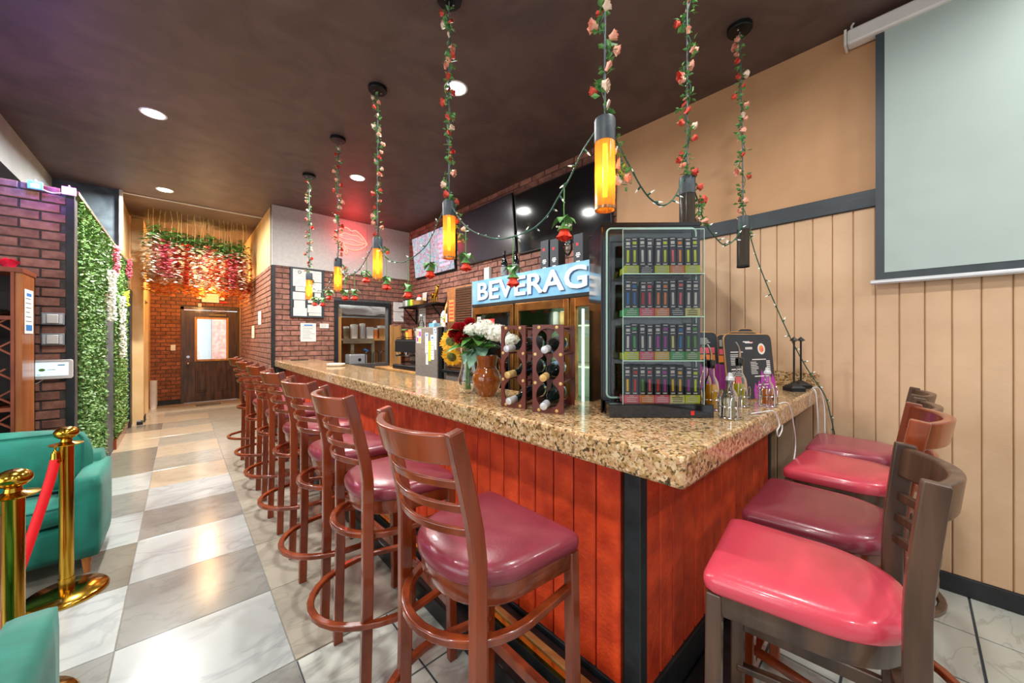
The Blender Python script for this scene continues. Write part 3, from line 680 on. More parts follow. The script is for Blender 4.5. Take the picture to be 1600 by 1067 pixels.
def stanchion(label, x, y):
    t = thing('rope_stanchion', label, 'stanchion', (x, y, 0), 0, 'brass rope stanchions')
    MB().lathe([(.158, 0), (.160, .012), (.150, .024), (.06, .034), (.03, .038)], 40).build('base_plate', 'brass', t, True, 50)
    MB().lathe([(.0305, .03), (.0305, .10), (.0275, .10), (.0275, .815)], 28).build('post', 'brass', t, True, 40)
    MB().lathe([(.03, .815), (.062, .822), (.064, .827), (.03, .834), (.022, .838), (.020, .852), (.026, .858)], 32).build('collar', 'brass', t, True, 40)
    b = MB(); b.ball((0, 0, .885), .047, .047, .034, 28, 14); b.build('finial', 'brass', t, True, 80)
    return t
stanchion('brass rope stanchion standing beside the teal sofa arm', -.462, 3.10)
stanchion('brass rope stanchion at the left edge nearest the camera', -.456, 2.22)
rp = thing('barrier_rope', 'red velvet barrier rope drooping between the two brass stanchions', 'rope', (-.49, 3.04, .80))
pts = [(-.0, 0, -.04), (-.015, -.02, -.14), (-.045, -.06, -.30), (-.085, -.12, -.50), (-.115, -.22, -.66), (-.115, -.36, -.72), (-.09, -.52, -.64), (-.05, -.64, -.44), (-.01, -.73, -.20), (.0, -.76, -.04)]
def smooth_pts(P, k=5):
    P = [Vector(p) for p in P]; out = []
    for i in range(len(P)-1):
        a, b_, c, d = P[max(i-1, 0)], P[i], P[i+1], P[min(i+2, len(P)-1)]
        for j in range(k):
            t = j/k; out.append(.5*((2*b_)+(c-a)*t+(2*a-5*b_+4*c-d)*t*t+(3*b_-a-3*c+d)*t**3))
    return [tuple(p) for p in out]+[tuple(P[-1])]
MB().tube(smooth_pts(pts), .0195, 14).build('rope', 'rope', rp, True, 60)
for y, s in ((0, 1), (-.76, -1)):
    b = MB(); b.cyl((0, y, -.055), (0, y, -.005), .021, .016, 14); b.cyl((0, y, -.005), (0, y, .005), .012, .009); b.build('end_ferrule', 'brass', rp, True)
    b = MB(); b.tube([(0, y, .003), (-.003, y+.004*s, .016), (.004, y+.014*s, .026), (.015, y+.03*s, .022), (.018, y+.028*s, .014)], .004, 8); b.build('hook', 'brass', rp, True, 60)

# ------------------------------------------------------------------ back bar along the right wall
XC = 2.40
def rf(y, x=XC, z=0): return frame((x, y, z), (0, -1, 0), (-1, 0, 0))   # faces the aisle; u runs towards the camera
ck = thing('beverage_cooler', 'three door glass beverage cooler with lit blue sign behind the bar', 'cooler', mtx=rf(3.285))
CW = 2.05
b = MB(); b.box(0, 0, -.72, CW, .16, 0).box(0, 1.74, -.72, CW, 2.02, -.02).box(0, .16, -.72, .03, 1.74, -.03).box(CW-.03, .16, -.72, CW, 1.74, -.03)
b.build('carcass', 'black', ck, bevel=.006)
MB().box(.03, .16, -.70, CW-.03, 1.74, -.66).box(.03, 1.728, -.66, CW-.03, 1.739, -.05).box(.03, .16, -.66, .036, 1.728, -.05).build('interior_liner', 'intgreen', ck)
b = MB()
for k in range(4):
    z = .45+.35*k; b.box(.03, z, -.62, CW-.03, z+.012, -.10)
b.build('shelf', 'intgreen', ck)
sg = MB().box(0, 1.765, -.03, CW, 2.02, .012).build('sign_panel', 'signblue', ck)
b = MB(); text_geo(b, 'BEVERAGE', .115, 1.795, 1.745, 1.985, .0125, .0165, 1, .02); text_geo(b, 'BEVERAGE', .105, 1.802, 1.735, 1.992, .0165, .022, 0, .02)
b.build('sign_lettering', ['letter', 'lettersh'], sg)
MB().box(0, 1.735, -.02, CW, 1.765, .02).build('sign_lip', 'black', ck)
for i in range(3):
    u0, u1 = .008+.683*i, .672+.683*i
    b = MB(); b.box(u0, .17, -.025, u0+.05, 1.73, .018).box(u1-.05, .17, -.025, u1, 1.73, .018).box(u0+.05, .17, -.025, u1-.05, .25, .018).box(u0+.05, 1.655, -.025, u1-.05, 1.73, .018)
    d = b.build('door', 'coppr', ck, bevel=.004)
    MB().box(u0+.05, .25, -.006, u1-.05, 1.655, .0).build('pane', 'pane', d)
    MB().box(u0+.075, .27, -.05, u0+.092, 1.64, -.035).build('light_strip', 'cooler_led', d)
    MB().tube([(u1-.022, .8, .02), (u1-.022, .8, .05), (u1-.022, 1.3, .05), (u1-.022, 1.3, .02)], .009, 8).build('handle', 'black', d, True)
    if i == 0:
        b = MB(); b.rect(u0+.06, 1.52, u0+.13, 1.63, .0012, 0).rect(u0+.15, 1.52, u0+.36, 1.60, .0012, 1)
        for k in range(4): b.rect(u0+.07, 1.54+.02*k, u0+.12, 1.548+.02*k, .0016, 2)
        b.rect(u0+.18, 1.565, u0+.33, 1.575, .0016, 0).rect(u0+.17, 1.54, u0+.34, 1.552, .0016, 0)
        b.build('sticker', ['paper', 'red', 'ink'], d)
def can(name, label, x, y, z, r, h, body, top, cat, group):
    t = thing(name, label, cat, (x, y, z), 0, group)
    MB().lathe([(r*.85, 0), (r, .006), (r, h-.012), (r*.82, h)], 14).build('can_body', body, t, True, 40)
    MB().lathe([(r*.82, h), (r*.84, h+.003), (r*.7, h+.003)], 14).build('lid', top, t, True, 40)
    return t
for i in range(5):
    can('drink_can', 'pale can %s from the left on the middle door shelf' % ords[1:6][i].replace('second', 'first').replace('third', 'second').replace('fourth', 'third').replace('fifth', 'fourth').replace('sixth', 'fifth'), 2.62, 2.44-.085*i, 1.513, .033, .13, ('paper', 'foilw', 'paper', 'foilg', 'paper')[i], 'chrome', 'can', 'pale cans in the middle cooler door')
def bottle_prof(r, h, neck): return [(r*.9, 0), (r, .01), (r, h*.58), (r*.8, h*.66), (neck, h*.78), (neck, h*.97), (neck*1.15, h*.975), (neck*1.15, h)]
def bottle(name, label, x, y, z, r, h, body, capm, lab, cat='bottle', group=None, neck=None):
    t = thing(name, label, cat, (x, y, z), 0, group); neck = neck or r*.36
    MB().lathe(bottle_prof(r, h, neck), 16).build('bottle_body', body, t, True, 40)
    MB().lathe([(neck*1.25, h*.93), (neck*1.25, h*1.02)], 12).build('cap', capm, t, True, 40)
    if lab: MB().lathe([(r+.0012, h*.15), (r+.0012, h*.46)], 16, cap=False).build('paper_label', lab, t, True)
    return t
for i, (y, h, mt_) in enumerate([(1.84, .22, 'glass'), (1.76, .27, 'peach'), (1.68, .24, 'foilw')]):
    bottle('cooler_bottle', ('clear squat bottle', 'tall pale yellow bottle', 'silver white bottle')[i]+' behind the right cooler door', 2.62, y, 1.513, .035, h, mt_, 'white', None, group='bottles in the right cooler door')
for i, y in enumerate([1.83, 1.755, 1.68]):
    bottle('water_bottle', 'blue water bottle %s on the lower cooler shelf' % ('farthest', 'in the middle', 'nearest')[i], 2.60, y, 1.163, .034, .24, 'blue_bottle', 'white', 'paper', group='blue water bottles in the cooler')
t = thing('drinks_carton', 'blue and yellow drinks carton on the cooler shelf behind the wine rack', 'carton', (2.62, 1.42, 1.163))
MB().box(-.12, -.14, 0, .12, .14, .10).build('carton_tray', 'gold', t, bevel=.003); MB().box(-.115, -.135, .10, .115, .135, .21).build('carton_wrap', 'blue', t, bevel=.003)
# on top of the cooler
for i, (y, lab) in enumerate([(2.97, 'black wine bottle with grey label on the cooler, left of its pair'), (2.79, 'black wine bottle with grey label on the cooler, right of its pair')]):
    bottle('wine_bottle', lab, 2.58, y, 2.02, .038, .31, 'greenglass', 'black', 'grey', group='wine bottles on top of the cooler')
for i, (y, h, lab) in enumerate([(2.32, .29, 'black wine gift box farthest left on the cooler top'), (2.20, .28, 'black wine gift box next to the wine glass, on its left'), (1.93, .27, 'black wine gift box right of the wine glass')]):
    t = thing('wine_gift_box', lab, 'box', (2.56, y, 2.02), 0, 'black gift boxes on the cooler')
    MB().box(-.05, -.05, 0, .05, .05, h).build('carton', 'charcoal', t, bevel=.003)
    b = MB(frame((-.0505, .05, 0), (0, -1, 0), (-1, 0, 0)))
    for k, (a_, c_, z_) in enumerate(((.03, .07, .10), (.025, .075, .085), (.035, .065, .07), (.03, .07, .03))): b.rect(a_, z_, c_, z_+.01, .0006, 0)
    b.rect(.03, h-.10, .055, h-.075, .0006, 1); b.build('printed_lettering', ['paper', 'red'], t)
t = thing('wine_glass', 'tall clear wine glass standing between boxes on the cooler', 'glass', (2.53, 2.055, 2.02))
MB().lathe([(.034, 0), (.033, .004), (.005, .008), (.004, .10), (.018, .115), (.038, .15), (.042, .185), (.034, .245), (.0325, .245), (.040, .185), (.036, .152), (.016, .119), (.003, .112)], 20, cap=False).build('goblet', 'glass', t, True, 60)
# ice machine
im = thing('ice_machine', 'tall steel ice machine, orange reflections in its colour, black louvre, beside the cooler', 'ice machine', mtx=rf(3.86))
MB().box(0, 0, -.70, .55, .985, 0).build('storage_bin', 'steel', im, bevel=.01)
MB().box(0, 1.02, -.70, .55, 2.01, -.02).build('housing', 'bronze', im, bevel=.006)  # stainless steel; the orange it reflects is painted into its colour
MB().box(-.01, .985, -.70, .56, 1.02, .05).build('drip_lip', 'gun', im, bevel=.006)
MB().bevbox(.012, 1.05, -.02, .52, 1.40, .006, .006).build('door', 'bronze', im)
MB().box(.205, 1.43, -.03, .535, 1.985, -.012).build('louvre_back', 'black', im)
sl = MB().add([(0, 0, 0), (.33, 0, 0), (.33, .012, .012), (0, .012, .012), (0, .016, .006), (.33, .016, .006)], [(0, 1, 2, 3), (3, 2, 5, 4), (0, 4, 5, 1), (0, 3, 4), (1, 5, 2)]).mesh('louvre', 'bronze')
for k in range(20): put('louvre', sl, im, T(.205, 1.438+.0272*k, -.012))
b = MB(); b.cyl((.10, 1.17, .006), (.10, 1.17, .010), .022, n=20); b.build('round_badge', 'blue', im)
b = MB(); b.rect(.05, 1.60, .16, 1.86, -.0185, 0); 
for k in range(5): b.rect(.06, 1.63+.045*k, .15, 1.65+.045*k, -.018, 1)
b.build('notice_sheet', ['orange', 'red'], im)
MB().box(.55-.008, 1.0, -.1, .575, 2.03, .0).build('side_trim', 'grey', im)
t = thing('outlet_box', 'white outlet box on the brick wall above the ice machine', 'outlet', (XR-.03, 3.95, 2.16)); b = MB(); b.box(-.03, -.055, 0, .02, .055, .21); b.build('box_body', 'white', t, bevel=.006); MB().box(-.034, -.03, .05, -.03, .03, .16).build('cover_plate', 'paper', t)
# steel fridge with papers
fg = thing('steel_fridge', 'grey steel fridge with white and lime papers taped to its door', 'fridge', mtx=rf(4.64))
MB().box(0, .05, -.70, .67, 1.545, -.05).build('cabinet', 'steel', fg, bevel=.006)
MB().box(.0, .07, -.05, .58, 1.54, 0).build('door', 'steel', fg, bevel=.008)
MB().box(.585, .07, -.05, .67, 1.54, -.012).build('hinge_side', 'gun', fg, bevel=.006)
rnd = random.Random(3)
b = MB()
for (x0, y0, x1, y1, mm) in [(.28, 1.20, .36, 1.47, 0), (.30, 1.05, .36, 1.22, 0), (.42, 1.12, .51, 1.44, 0), (.52, 1.25, .57, 1.50, 0), (.49, 1.30, .56, 1.53, 0)]:
    papersheet(b, x0, y0, x1, y1, .001+.001*rnd.random(), 7, 2, rnd=rnd)
b.box(.37, 1.10, .002, .43, 1.36, .0035, 3)
b.build('taped_papers', ['paper', 'ink', 'blue', 'lime'], fg)
b = MB(); b.rect(.04, 1.33, .17, 1.52, .0015, 0)
for q_ in ((.06, 1.43, .10, 1.50, 1), (.11, 1.42, .16, 1.49, 2), (.05, 1.35, .09, 1.41, 2), (.10, 1.34, .155, 1.40, 3)): b.rect(*q_[:4], .002, q_[4])
b.build('photo_magnets', ['paper', 'orange', 'purple', 'gold'], fg)
# on the fridge
bottle('liquor_bottle', 'orange liqueur bottle standing on the steel fridge', 2.62, 4.14, 1.545, .05, .44, 'orange', 'brass', None)
bottle('liquor_bottle', 'black bottle with white label on the fridge, right edge', 2.55, 4.02, 1.545, .042, .36, 'greenglass', 'black', 'paper')
bottle('liquor_bottle', 'clear bottle with green liquid left of the fridge by the wall', 2.75, 5.12, 1.42, .045, .34, 'acrylic', 'white', 'green')
t = thing('decorated_plaque', 'round topped white plaque with yellow and green blossoms on the fridge', 'plaque', (2.72, 4.38, 1.545))
b = MB(frame((0, .10, 0), (0, -1, 0), (-1, 0, 0))); b.prism([(0, 0), (.2, 0)]+[(.1+.1*math.cos(a), .14+.1*math.sin(a)) for a in [PI*i/10 for i in range(11)]], 0, .015); b.build('board', 'white', t)
b = MB(frame((0, .10, 0), (0, -1, 0), (-1, 0, 0)))
for k in range(16): b.ball((.03+.14*rnd.random(), .02+.17*rnd.random(), .022), .014, n=6, k=4, m=k % 3)
b.build('blossoms', ['gold', 'green', 'paper'], t)
t = thing('tissue_box', 'light blue tissue box on the fridge', 'box', (2.62, 4.50, 1.545)); MB().box(-.05, -.07, 0, .05, .07, .06).build('carton', 'signblue', t, bevel=.003); MB().add([(-.02, -.03, .06), (.02, -.03, .06), (.02, .03, .06), (-.02, .03, .06), (0, -.035, .10), (0, .035, .095)], [(0, 1, 4), (1, 2, 5, 4), (2, 3, 5), (3, 0, 4, 5)]).build('tissue', 'paper', t)
# wall shelf
ws = thing('wall_shelf', 'black wall shelf on diagonal brackets above the fridge', 'shelf', (3.0, 5.5, 1.945))
MB().box(-.14, -.62, -.02, .13, .66, .0).build('shelf_board', 'gun', ws, bevel=.003)
for y in (-.45, .5): b = MB(); b.box(.11, y-.012, -.3, .13, y+.012, -.02).box(-.11, y-.012, -.035, .13, y+.012, -.02); b.tube([(-.10, y, -.03), (.12, y, -.28)], .01, 6); b.build('bracket', 'gun', ws)
for i, (y, k, c_) in enumerate([(6.06, 'grey', 'silver grey jar'), (5.97, 'paper', 'white jar'), (5.88, 'green', 'green jar'), (5.79, 'lime', 'lime jar')]):
    t = thing('spice_jar', c_+' standing on the wall shelf', 'jar', (2.93, y, 1.945), 0, 'jars on the wall shelf'); MB().lathe([(.028, 0), (.032, .01), (.032, .10), (.024, .115)], 12).build('jar_body', k, t, True); MB().lathe([(.027, .112), (.027, .135)], 12).build('lid', 'gun', t, True)
t = thing('snack_basket', 'tan basket with a red topped figure on the wall shelf', 'basket', (2.93, 5.52, 1.945)); MB().lathe([(.09, 0), (.12, .07), (.11, .07), (.085, .01)], 14).build('woven_bowl', 'pine', t, True); b = MB(); b.ball((0, 0, .09), .05, m=0); b.ball((0, 0, .145), .032, m=1); b.build('figure', ['paper', 'red'], t, True)
t = thing('picture_card', 'pale picture card leaning on the wall above the shelf', 'card', (3.10, 5.68, 1.945)); b = MB(frame((0, .07, 0), (0, -1, 0), (-1, .0, .08))); b.box(0, 0, 0, .14, .24, .006); b.build('card', 'paper', t); b = MB(frame((0, .07, 0), (0, -1, 0), (-1, .0, .08))); b.rect(.03, .05, .11, .15, .007); b.build('print', 'peach', t)
t = thing('wooden_figurine', 'bronze horse figurine at the near end of the wall shelf', 'figurine', (2.95, 5.08, 1.945))
b = MB(); b.box(-.05, -.09, 0, .05, .09, .02); b.ball((0, 0, .13), .045, .085, .045); b.tube([(0, -.06, .15), (0, -.10, .22), (0, -.09, .26)], [.035, .025, .02], 8); b.ball((0, -.12, .265), .02, .045, .022)
for yy in (-.055, .055):
    for xx in (-.02, .02): b.tube([(xx, yy, .11), (xx, yy, .02)], [.016, .009], 6)
b.tube([(0, .08, .15), (0, .12, .10)], [.014, .006], 6); b.build('horse', 'brass', t, True, 60)
# back counter with the coffee machine
bc = thing('back_counter', 'wooden back counter under the coffee machine', 'counter', (2.5, 4.66, 0))
MB().box(.04, .01, 0, .65, 1.66, .87).build('cabinet', 'dark', bc); MB().box(0, 0, .87, .655, 1.67, .905).build('worktop', 'pine', bc, bevel=.004)
cm = thing('coffee_machine', 'black espresso machine on the back counter', 'coffee machine', mtx=rf(5.74, 2.62, .905))
b = MB(); b.box(0, .0, -.36, .82, .07, .06).box(.02, .07, -.36, .80, .12, -.25).box(0, .27, -.36, .82, .46, .02); b.build('body', 'black', cm, bevel=.012)
MB().box(.03, .07, -.25, .79, .08, .05).build('drip_grate', 'chrome', cm); MB().box(.02, .12, -.26, .80, .27, -.24).build('steel_back', 'steel', cm)
for u in (.22, .58):
    b = MB(); b.cyl((u, .27, -.08), (u, .215, -.08), .035, n=14); b.tube([(u, .225, -.06), (u, .22, .10)], [.013, .016], 8); b.build('group_head', 'chrome', cm, True)
for u in (.05, .77): MB().tube([(u, .28, -.02), (u, .20, .02), (u+.01, .09, .04)], .007, 8).build('steam_wand', 'chrome', cm, True)
MB().box(.0, .46, -.36, .82, .475, .0).tube([(.01, .50, -.01), (.81, .50, -.01)], .006, 6).build('cup_rail', 'gun', cm)
for i, (y, c_, h) in enumerate([(5.62, 'green', .16), (5.50, 'red', .13), (5.40, 'orange', .15), (5.28, 'glass', .17), (5.17, 'paper', .12), (5.06, 'foilw', .14)]):
    t = thing('takeaway_cup', ('green lidded jar', 'red topped tub', 'orange bottle shaped tub', 'clear glass jar', 'white paper cup', 'silver shaker cup')[i]+' on top of the coffee machine', 'cup', (2.72, y, 1.381), 0, 'cups on the coffee machine')
    MB().lathe([(.032, 0), (.045, h*.9), (.045, h*.9)], 14).build('cup_body', ('acrylic', 'gold', 'orange', 'acrylic', 'paper', 'foilw')[i], t, True); MB().lathe([(.048, h*.9), (.048, h), (.02, h*1.03)], 14).build('lid', c_, t, True)
pf = thing('pine_frame', 'pale pine upright frame beside the kitchen hatch', 'frame', (2.74, 6.12, .905))
b = MB(); b.box(-.05, -.02, 0, -.005, .02, .72).box(.10, -.02, 0, .14, .02, .72); b.build('upright', 'pine', pf, bevel=.003); MB().box(-.01, -.012, 0, .105, .012, .70).build('panel', 'pine', pf)

# ------------------------------------------------------------------ televisions
def tv(label, y0, wd, z0, h, kind, xw=3.115, tilt=.10):
    t = thing('wall_television', label, 'television', mtx=rf(y0, xw, z0) @ R(tilt, 'X'), group='televisions on the brick wall')
    MB().box(0, 0, -.03, wd, h, 0).build('bezel', 'black', t, bevel=.004)
    MB().box(wd*.3, h*.3, -.06, wd*.7, h*.7, -.03).build('wall_mount', 'gun', t)
    s = MB().box(.012, .016, -.001, wd-.012, h-.012, .0015).build('screen', kind, t)
    return t, s
sm, n_, l_, b_ = new_mat('tv_picture'); M['tv_picture'] = sm
tc = n_.new('ShaderNodeTexCoord'); nz = n_.new('ShaderNodeTexNoise'); nz.inputs['Scale'].default_value = 7; nz.inputs['Distortion'].default_value = 2.5; l_.new(tc.outputs['Object'], nz.inputs[0])
rp = n_.new('ShaderNodeValToRGB'); e_ = rp.color_ramp.elements; e_[0].position = .3; e_[0].color = (*srgb('#3fb7d8'), 1); e_[1].position = .75; e_[1].color = (*srgb('#4a6ad0'), 1)
for p_, c_ in ((.42, '#bfe6ea'), (.5, '#f2dbe6'), (.56, '#e87aa4'), (.64, '#a9d8e8')): k_ = e_.new(p_); k_.color = (*srgb(c_), 1)
l_.new(nz.outputs[0], rp.inputs[0]); l_.new(rp.outputs[0], b_.inputs['Emission Color']); b_.inputs['Emission Strength'].default_value = .75; b_.inputs['Base Color'].default_value = (.02, .02, .02, 1); b_.inputs['Roughness'].default_value = .15
t, s = tv('television showing a bright pink and blue picture, farthest of three', 6.02, 1.28, 2.455, .71, 'tv_picture')
b = MB()
for k in range(7): b.rect(.86, .10+.075*k, 1.16-.01*k, .135+.075*k, .0022)
b.build('picture_stripes', glow('pink_picture', (.95, .35, .55), .8), s)
tv('grey switched off television in the middle of three', 4.62, 1.26, 2.47, .74, 'tvoff')
tv('glossy black television nearest, above the cooler', 3.32, 1.34, 2.44, .72, 'blackg')

# ------------------------------------------------------------------ end wall: neon, boards, papers
fe_ = lambda x, z, d=.022: frame((x, YE-d, z), (1, 0, 0), (0, -1, 0))
nl = thing('neon_lips_sign', 'red neon sign of a pair of lips with a drip on white boards', 'neon sign', mtx=fe_(1.83, 2.86, .045))
def crv(P, k=6): return smooth_pts([(x, y, 0) for x, y in P], k)
for P in ([(0, .19), (.10, .33), (.20, .36), (.27, .32), (.34, .34), (.44, .27), (.53, .15)], [(0, .19), (.09, .20), (.18, .17), (.27, .18), (.37, .16), (.46, .15), (.53, .15)], [(.02, .17), (.10, .09), (.22, .02), (.34, .01), (.45, .06), (.53, .14)], [(.06, .16), (.15, .11), (.27, .09), (.38, .10), (.47, .13)], [(.08, .22), (.17, .27), (.27, .25), (.37, .26), (.46, .19)], [(.15, .10), (.17, .02), (.16, -.04), (.185, -.07), (.205, -.04), (.19, .02)]):
    MB().tube(crv(P), .009, 8).build('neon_tube', 'neon', nl, True)
for x, y in ((.05, .12), (.27, .30), (.48, .12)): MB().cyl((x, y, -.03), (x, y, 0), .006, n=6).build('standoff', 'black', nl)
bd = thing('notice_board', 'grey framed notice board covered with pinned papers', 'notice board', mtx=fe_(1.215, 1.715, .02))
MB().box(0, 0, 0, .47, .76, .015).build('board', 'slate', bd)
b = MB(); b.box(-.0, 0, .0, .025, .76, .028).box(.445, 0, 0, .47, .76, .028).box(.025, 0, 0, .445, .022, .028).box(.025, .738, 0, .445, .76, .028); b.build('board_frame', 'slate', bd, bevel=.003)
rnd = random.Random(9)
for (x0, y0, x1, y1) in [(.035, .60, .22, .735), (.035, .475, .21, .60), (.07, .40, .20, .47), (.035, .27, .20, .385), (.05, .145, .20, .26), (.04, .02, .225, .145), (.23, .56, .43, .73), (.24, .40, .43, .55), (.24, .23, .32, .30), (.33, .29, .42, .39), (.235, .08, .43, .20), (.25, .03, .43, .075)]:
    b = MB(); papersheet(b, x0, y0, x1, y1, .0155, 5, None, rnd=rnd)
    if x0 == .035 and y0 == .60:
        b.tube([(.125+.02*math.cos(a), .69+.02*math.sin(a), .0172) for a in [2*PI*i/16 for i in range(16)]], .004, 4, 1, True)
    b.build('pinned_sheet', ['paper', 'ink', 'blue', 'red'], bd)
for nm, lab, x, z, wd, h, hd in [('wall_notice', 'white notice with blue heading on brick below the board', 1.355, 1.345, .215, .285, 2), ('wall_notice', 'small white card on the brick right of the notice', 1.625, 1.555, .13, .075, None), ('wall_notice', 'upper printed sheet right of the kitchen hatch', 2.835, 1.885, .20, .165, None), ('wall_notice', 'lower printed sheet right of the kitchen hatch', 2.835, 1.70, .20, .175, None)]:
    t = thing(nm, lab, 'notice', mtx=fe_(x, z)); b = MB(); papersheet(b, 0, 0, wd, h, 0, 8, hd, rnd=rnd); b.build('printed_sheet', ['paper', 'ink', 'blue'], t)
t = thing('wall_notice', 'white notice hanging on brick left of the fridge shelf', 'notice', mtx=rf(5.95, XR-.02, 1.50)); b = MB(); papersheet(b, 0, 0, .25, .42, 0, 8, None, rnd=rnd); b.build('printed_sheet', ['paper', 'ink'], t)
for y, z, lab in ((7.45, 1.62, 'white paper sheet on the hall brick, nearer and higher one'), (8.2, 1.40, 'white paper sheet on the hall brick, farther and lower one')):
    t = thing('hall_notice', lab, 'notice', mtx=rf(y, XH-.02, z)); b = MB(); papersheet(b, 0, 0, .30, .22, 0, 5, None, rnd=rnd); b.build('printed_sheet', ['paper', 'ink'], t)
    MB().box(.30, .0, 0, .42, .2, .0012).build('brown_card', 'redwood', t)

# kitchen shelf and contents, through the hatch
ks = thing('kitchen_shelf', 'weathered wooden kitchen shelf seen through the hatch', 'shelf', (2.62, 7.2, 0))
MB().box(-.45, -.25, 1.35, .62, .25, 1.39).build('upper_board', 'pine', ks); MB().box(-.45, -.262, 1.30, .10, -.25, 1.39).build('fascia_board', 'greywood', ks); MB().box(-.45, -.25, .86, .62, .25, .90).build('lower_board', 'greywood', ks)
for x in (-.30, .08, .58): MB().box(x, -.24, 0, x+.05, -.19, 1.35).build('post', 'greywood', ks)
MB().box(-.45, .26, .3, .9, .28, 1.8).build('back_panel', 'kitchen_o', ks)
for i, (x, w_, h, k) in enumerate([(2.26, .10, .22, 'greywood'), (2.40, .13, .26, 'white'), (2.55, .10, .28, 'foilw'), (2.68, .12, .22, 'paper'), (2.80, .10, .20, 'orange'), (2.94, .16, .25, 'pine'), (3.10, .12, .14, 'charcoal')]):
    t = thing('storage_tub', ('brown jar', 'white tub', 'silver canister', 'white box', 'orange canister', 'tan carton', 'dark tray')[i]+' on the kitchen shelf behind the hatch', 'container', (x, 7.05, 1.39), 0, 'tubs on the kitchen shelf')
    if i in (3, 5, 6): MB().box(-w_/2, -.06, 0, w_/2, .06, h*.8).build('tub_body', k, t, bevel=.004); MB().box(-w_/2-.003, -.063, h*.8, w_/2+.003, .063, h).build('lid', 'white' if i != 6 else 'grey', t, bevel=.003)
    else: MB().lathe([(w_*.45, 0), (w_*.5, .02), (w_*.5, h*.85)], 14).build('tub_body', k, t, True); MB().lathe([(w_*.52, h*.85), (w_*.52, h), (w_*.3, h*1.02)], 14).build('lid', 'white', t, True)
t = thing('kitchen_toaster', 'grey steel toaster oven on the kitchen worktop behind the hatch', 'toaster', (2.42, 7.0, .90)); MB().box(-.16, -.12, .02, .16, .12, .20).build('housing', 'foilw', t, bevel=.02); b = MB(); b.ball((.02, -.125, .10), .03, .01, .03); b.build('dial', 'black', t); MB().box(-.14, -.13, 0, .14, .1, .02).build('base', 'black', t)
t = thing('blue_dish', 'blue dish tilted on the kitchen worktop above the toaster', 'dish', (2.58, 7.0, 1.102)); MB(R(.5, 'Y')).lathe([(.02, .01), (.055, .03), (.06, .05), (.05, .035)], 12, (0, 0, .03)).build('dish', 'blue', t, True)
t = thing('wire_rack', 'black arched wire rack in front of the kitchen hatch', 'rack', (2.45, 6.62, .90))
b = MB()
for x in (.0, .14, .28, .42): b.tube([(x, 0, 0), (x, 0, .20)]+[(x+.05-.05*math.cos(a), 0, .20+.06*math.sin(a)) for a in [PI*i/8 for i in range(9)]]+[(x+.1, 0, .0)], .009, 6)
b.tube([(0, 0, .01), (.52, 0, .01)], .009, 6); b.tube([(0, .12, .01), (.52, .12, .01)], .009, 6); b.tube([(0, 0, .01), (0, .12, .01)], .008, 6); b.tube([(.52, 0, .01), (.52, .12, .01)], .008, 6); b.build('wire_frame', 'black', t, True)
wall('worktop_kitchen', [(1.62, 6.47, .0, 3.4, 7.4, .90)], 'dark')
t = thing('extractor_hood', 'crumpled silver plastic wrapped hood in the kitchen', 'hood', (2.9, 7.55, 1.80))
b = MB(); rnd = random.Random(4); vs = []; fs = []
for i in range(13):
    for j in range(9): vs.append((-.75+1.5*i/12, -.25-.25*math.sin(PI*j/16)+.03*rnd.uniform(-1, 1), .55-.5*j/8+.03*rnd.uniform(-1, 1)))
for i in range(12):
    for j in range(8): a = i*9+j; fs.append((a, a+1, a+10, a+9))
b.add(vs, fs); b.build('plastic_wrap', 'foilw', t, True, 80); MB().box(-.74, -.2, .05, .74, .3, .6).build('hood_body', 'steel', t)
t = thing('white_fridge', 'white kitchen fridge at the left of the hatch', 'fridge', (1.98, 7.62, 0)); MB().box(-.30, -.3, 0, .28, .3, 1.75).build('cabinet', 'white', t, bevel=.01); MB().box(.16, -.315, .3, .19, -.3, 1.0).build('handle', 'grey', t)
t = thing('hatch_post', 'pale pine post standing at the left of the kitchen hatch', 'post', (1.93, 6.36, .96)); MB().box(-.025, -.005, 0, .03, .08, .80).build('timber', 'pine', t, bevel=.003); MB().box(-.03, -.01, .80, .035, .085, .92).build('capping', 'greywood', t)

# ------------------------------------------------------------------ projector screen on the right wall
pj = thing('projector_screen', 'pale grey pull down projector screen on the tan wall', 'projector screen', mtx=rf(.285, 3.10, 0))
MB().box(0, 3.225, -.05, 2.8, 3.315, .03).build('casing', 'white', pj, bevel=.012)
b = MB(); b.box(-.012, 3.22, -.055, 0, 3.32, .035).tube([(.02, 3.315, 0), (.02, 3.345, 0), (.03, 3.358, 0)], .006, 6); b.build('end_cap', 'white', pj)
MB().box(.126, 1.745, -.004, 2.74, 3.235, -.001).build('fabric_border', 'slate', pj)
MB().box(.164, 1.79, -.001, 2.70, 3.235, .0008).build('fabric', 'screen', pj)
MB().tube([(.105, 1.735, 0), (2.76, 1.735, 0)], .014, 10).build('bottom_bar', 'foilw', pj, True)

# ------------------------------------------------------------------ on the counter
def place(o, x, n=None): return frame(o, x, (x[1], -x[0], 0))
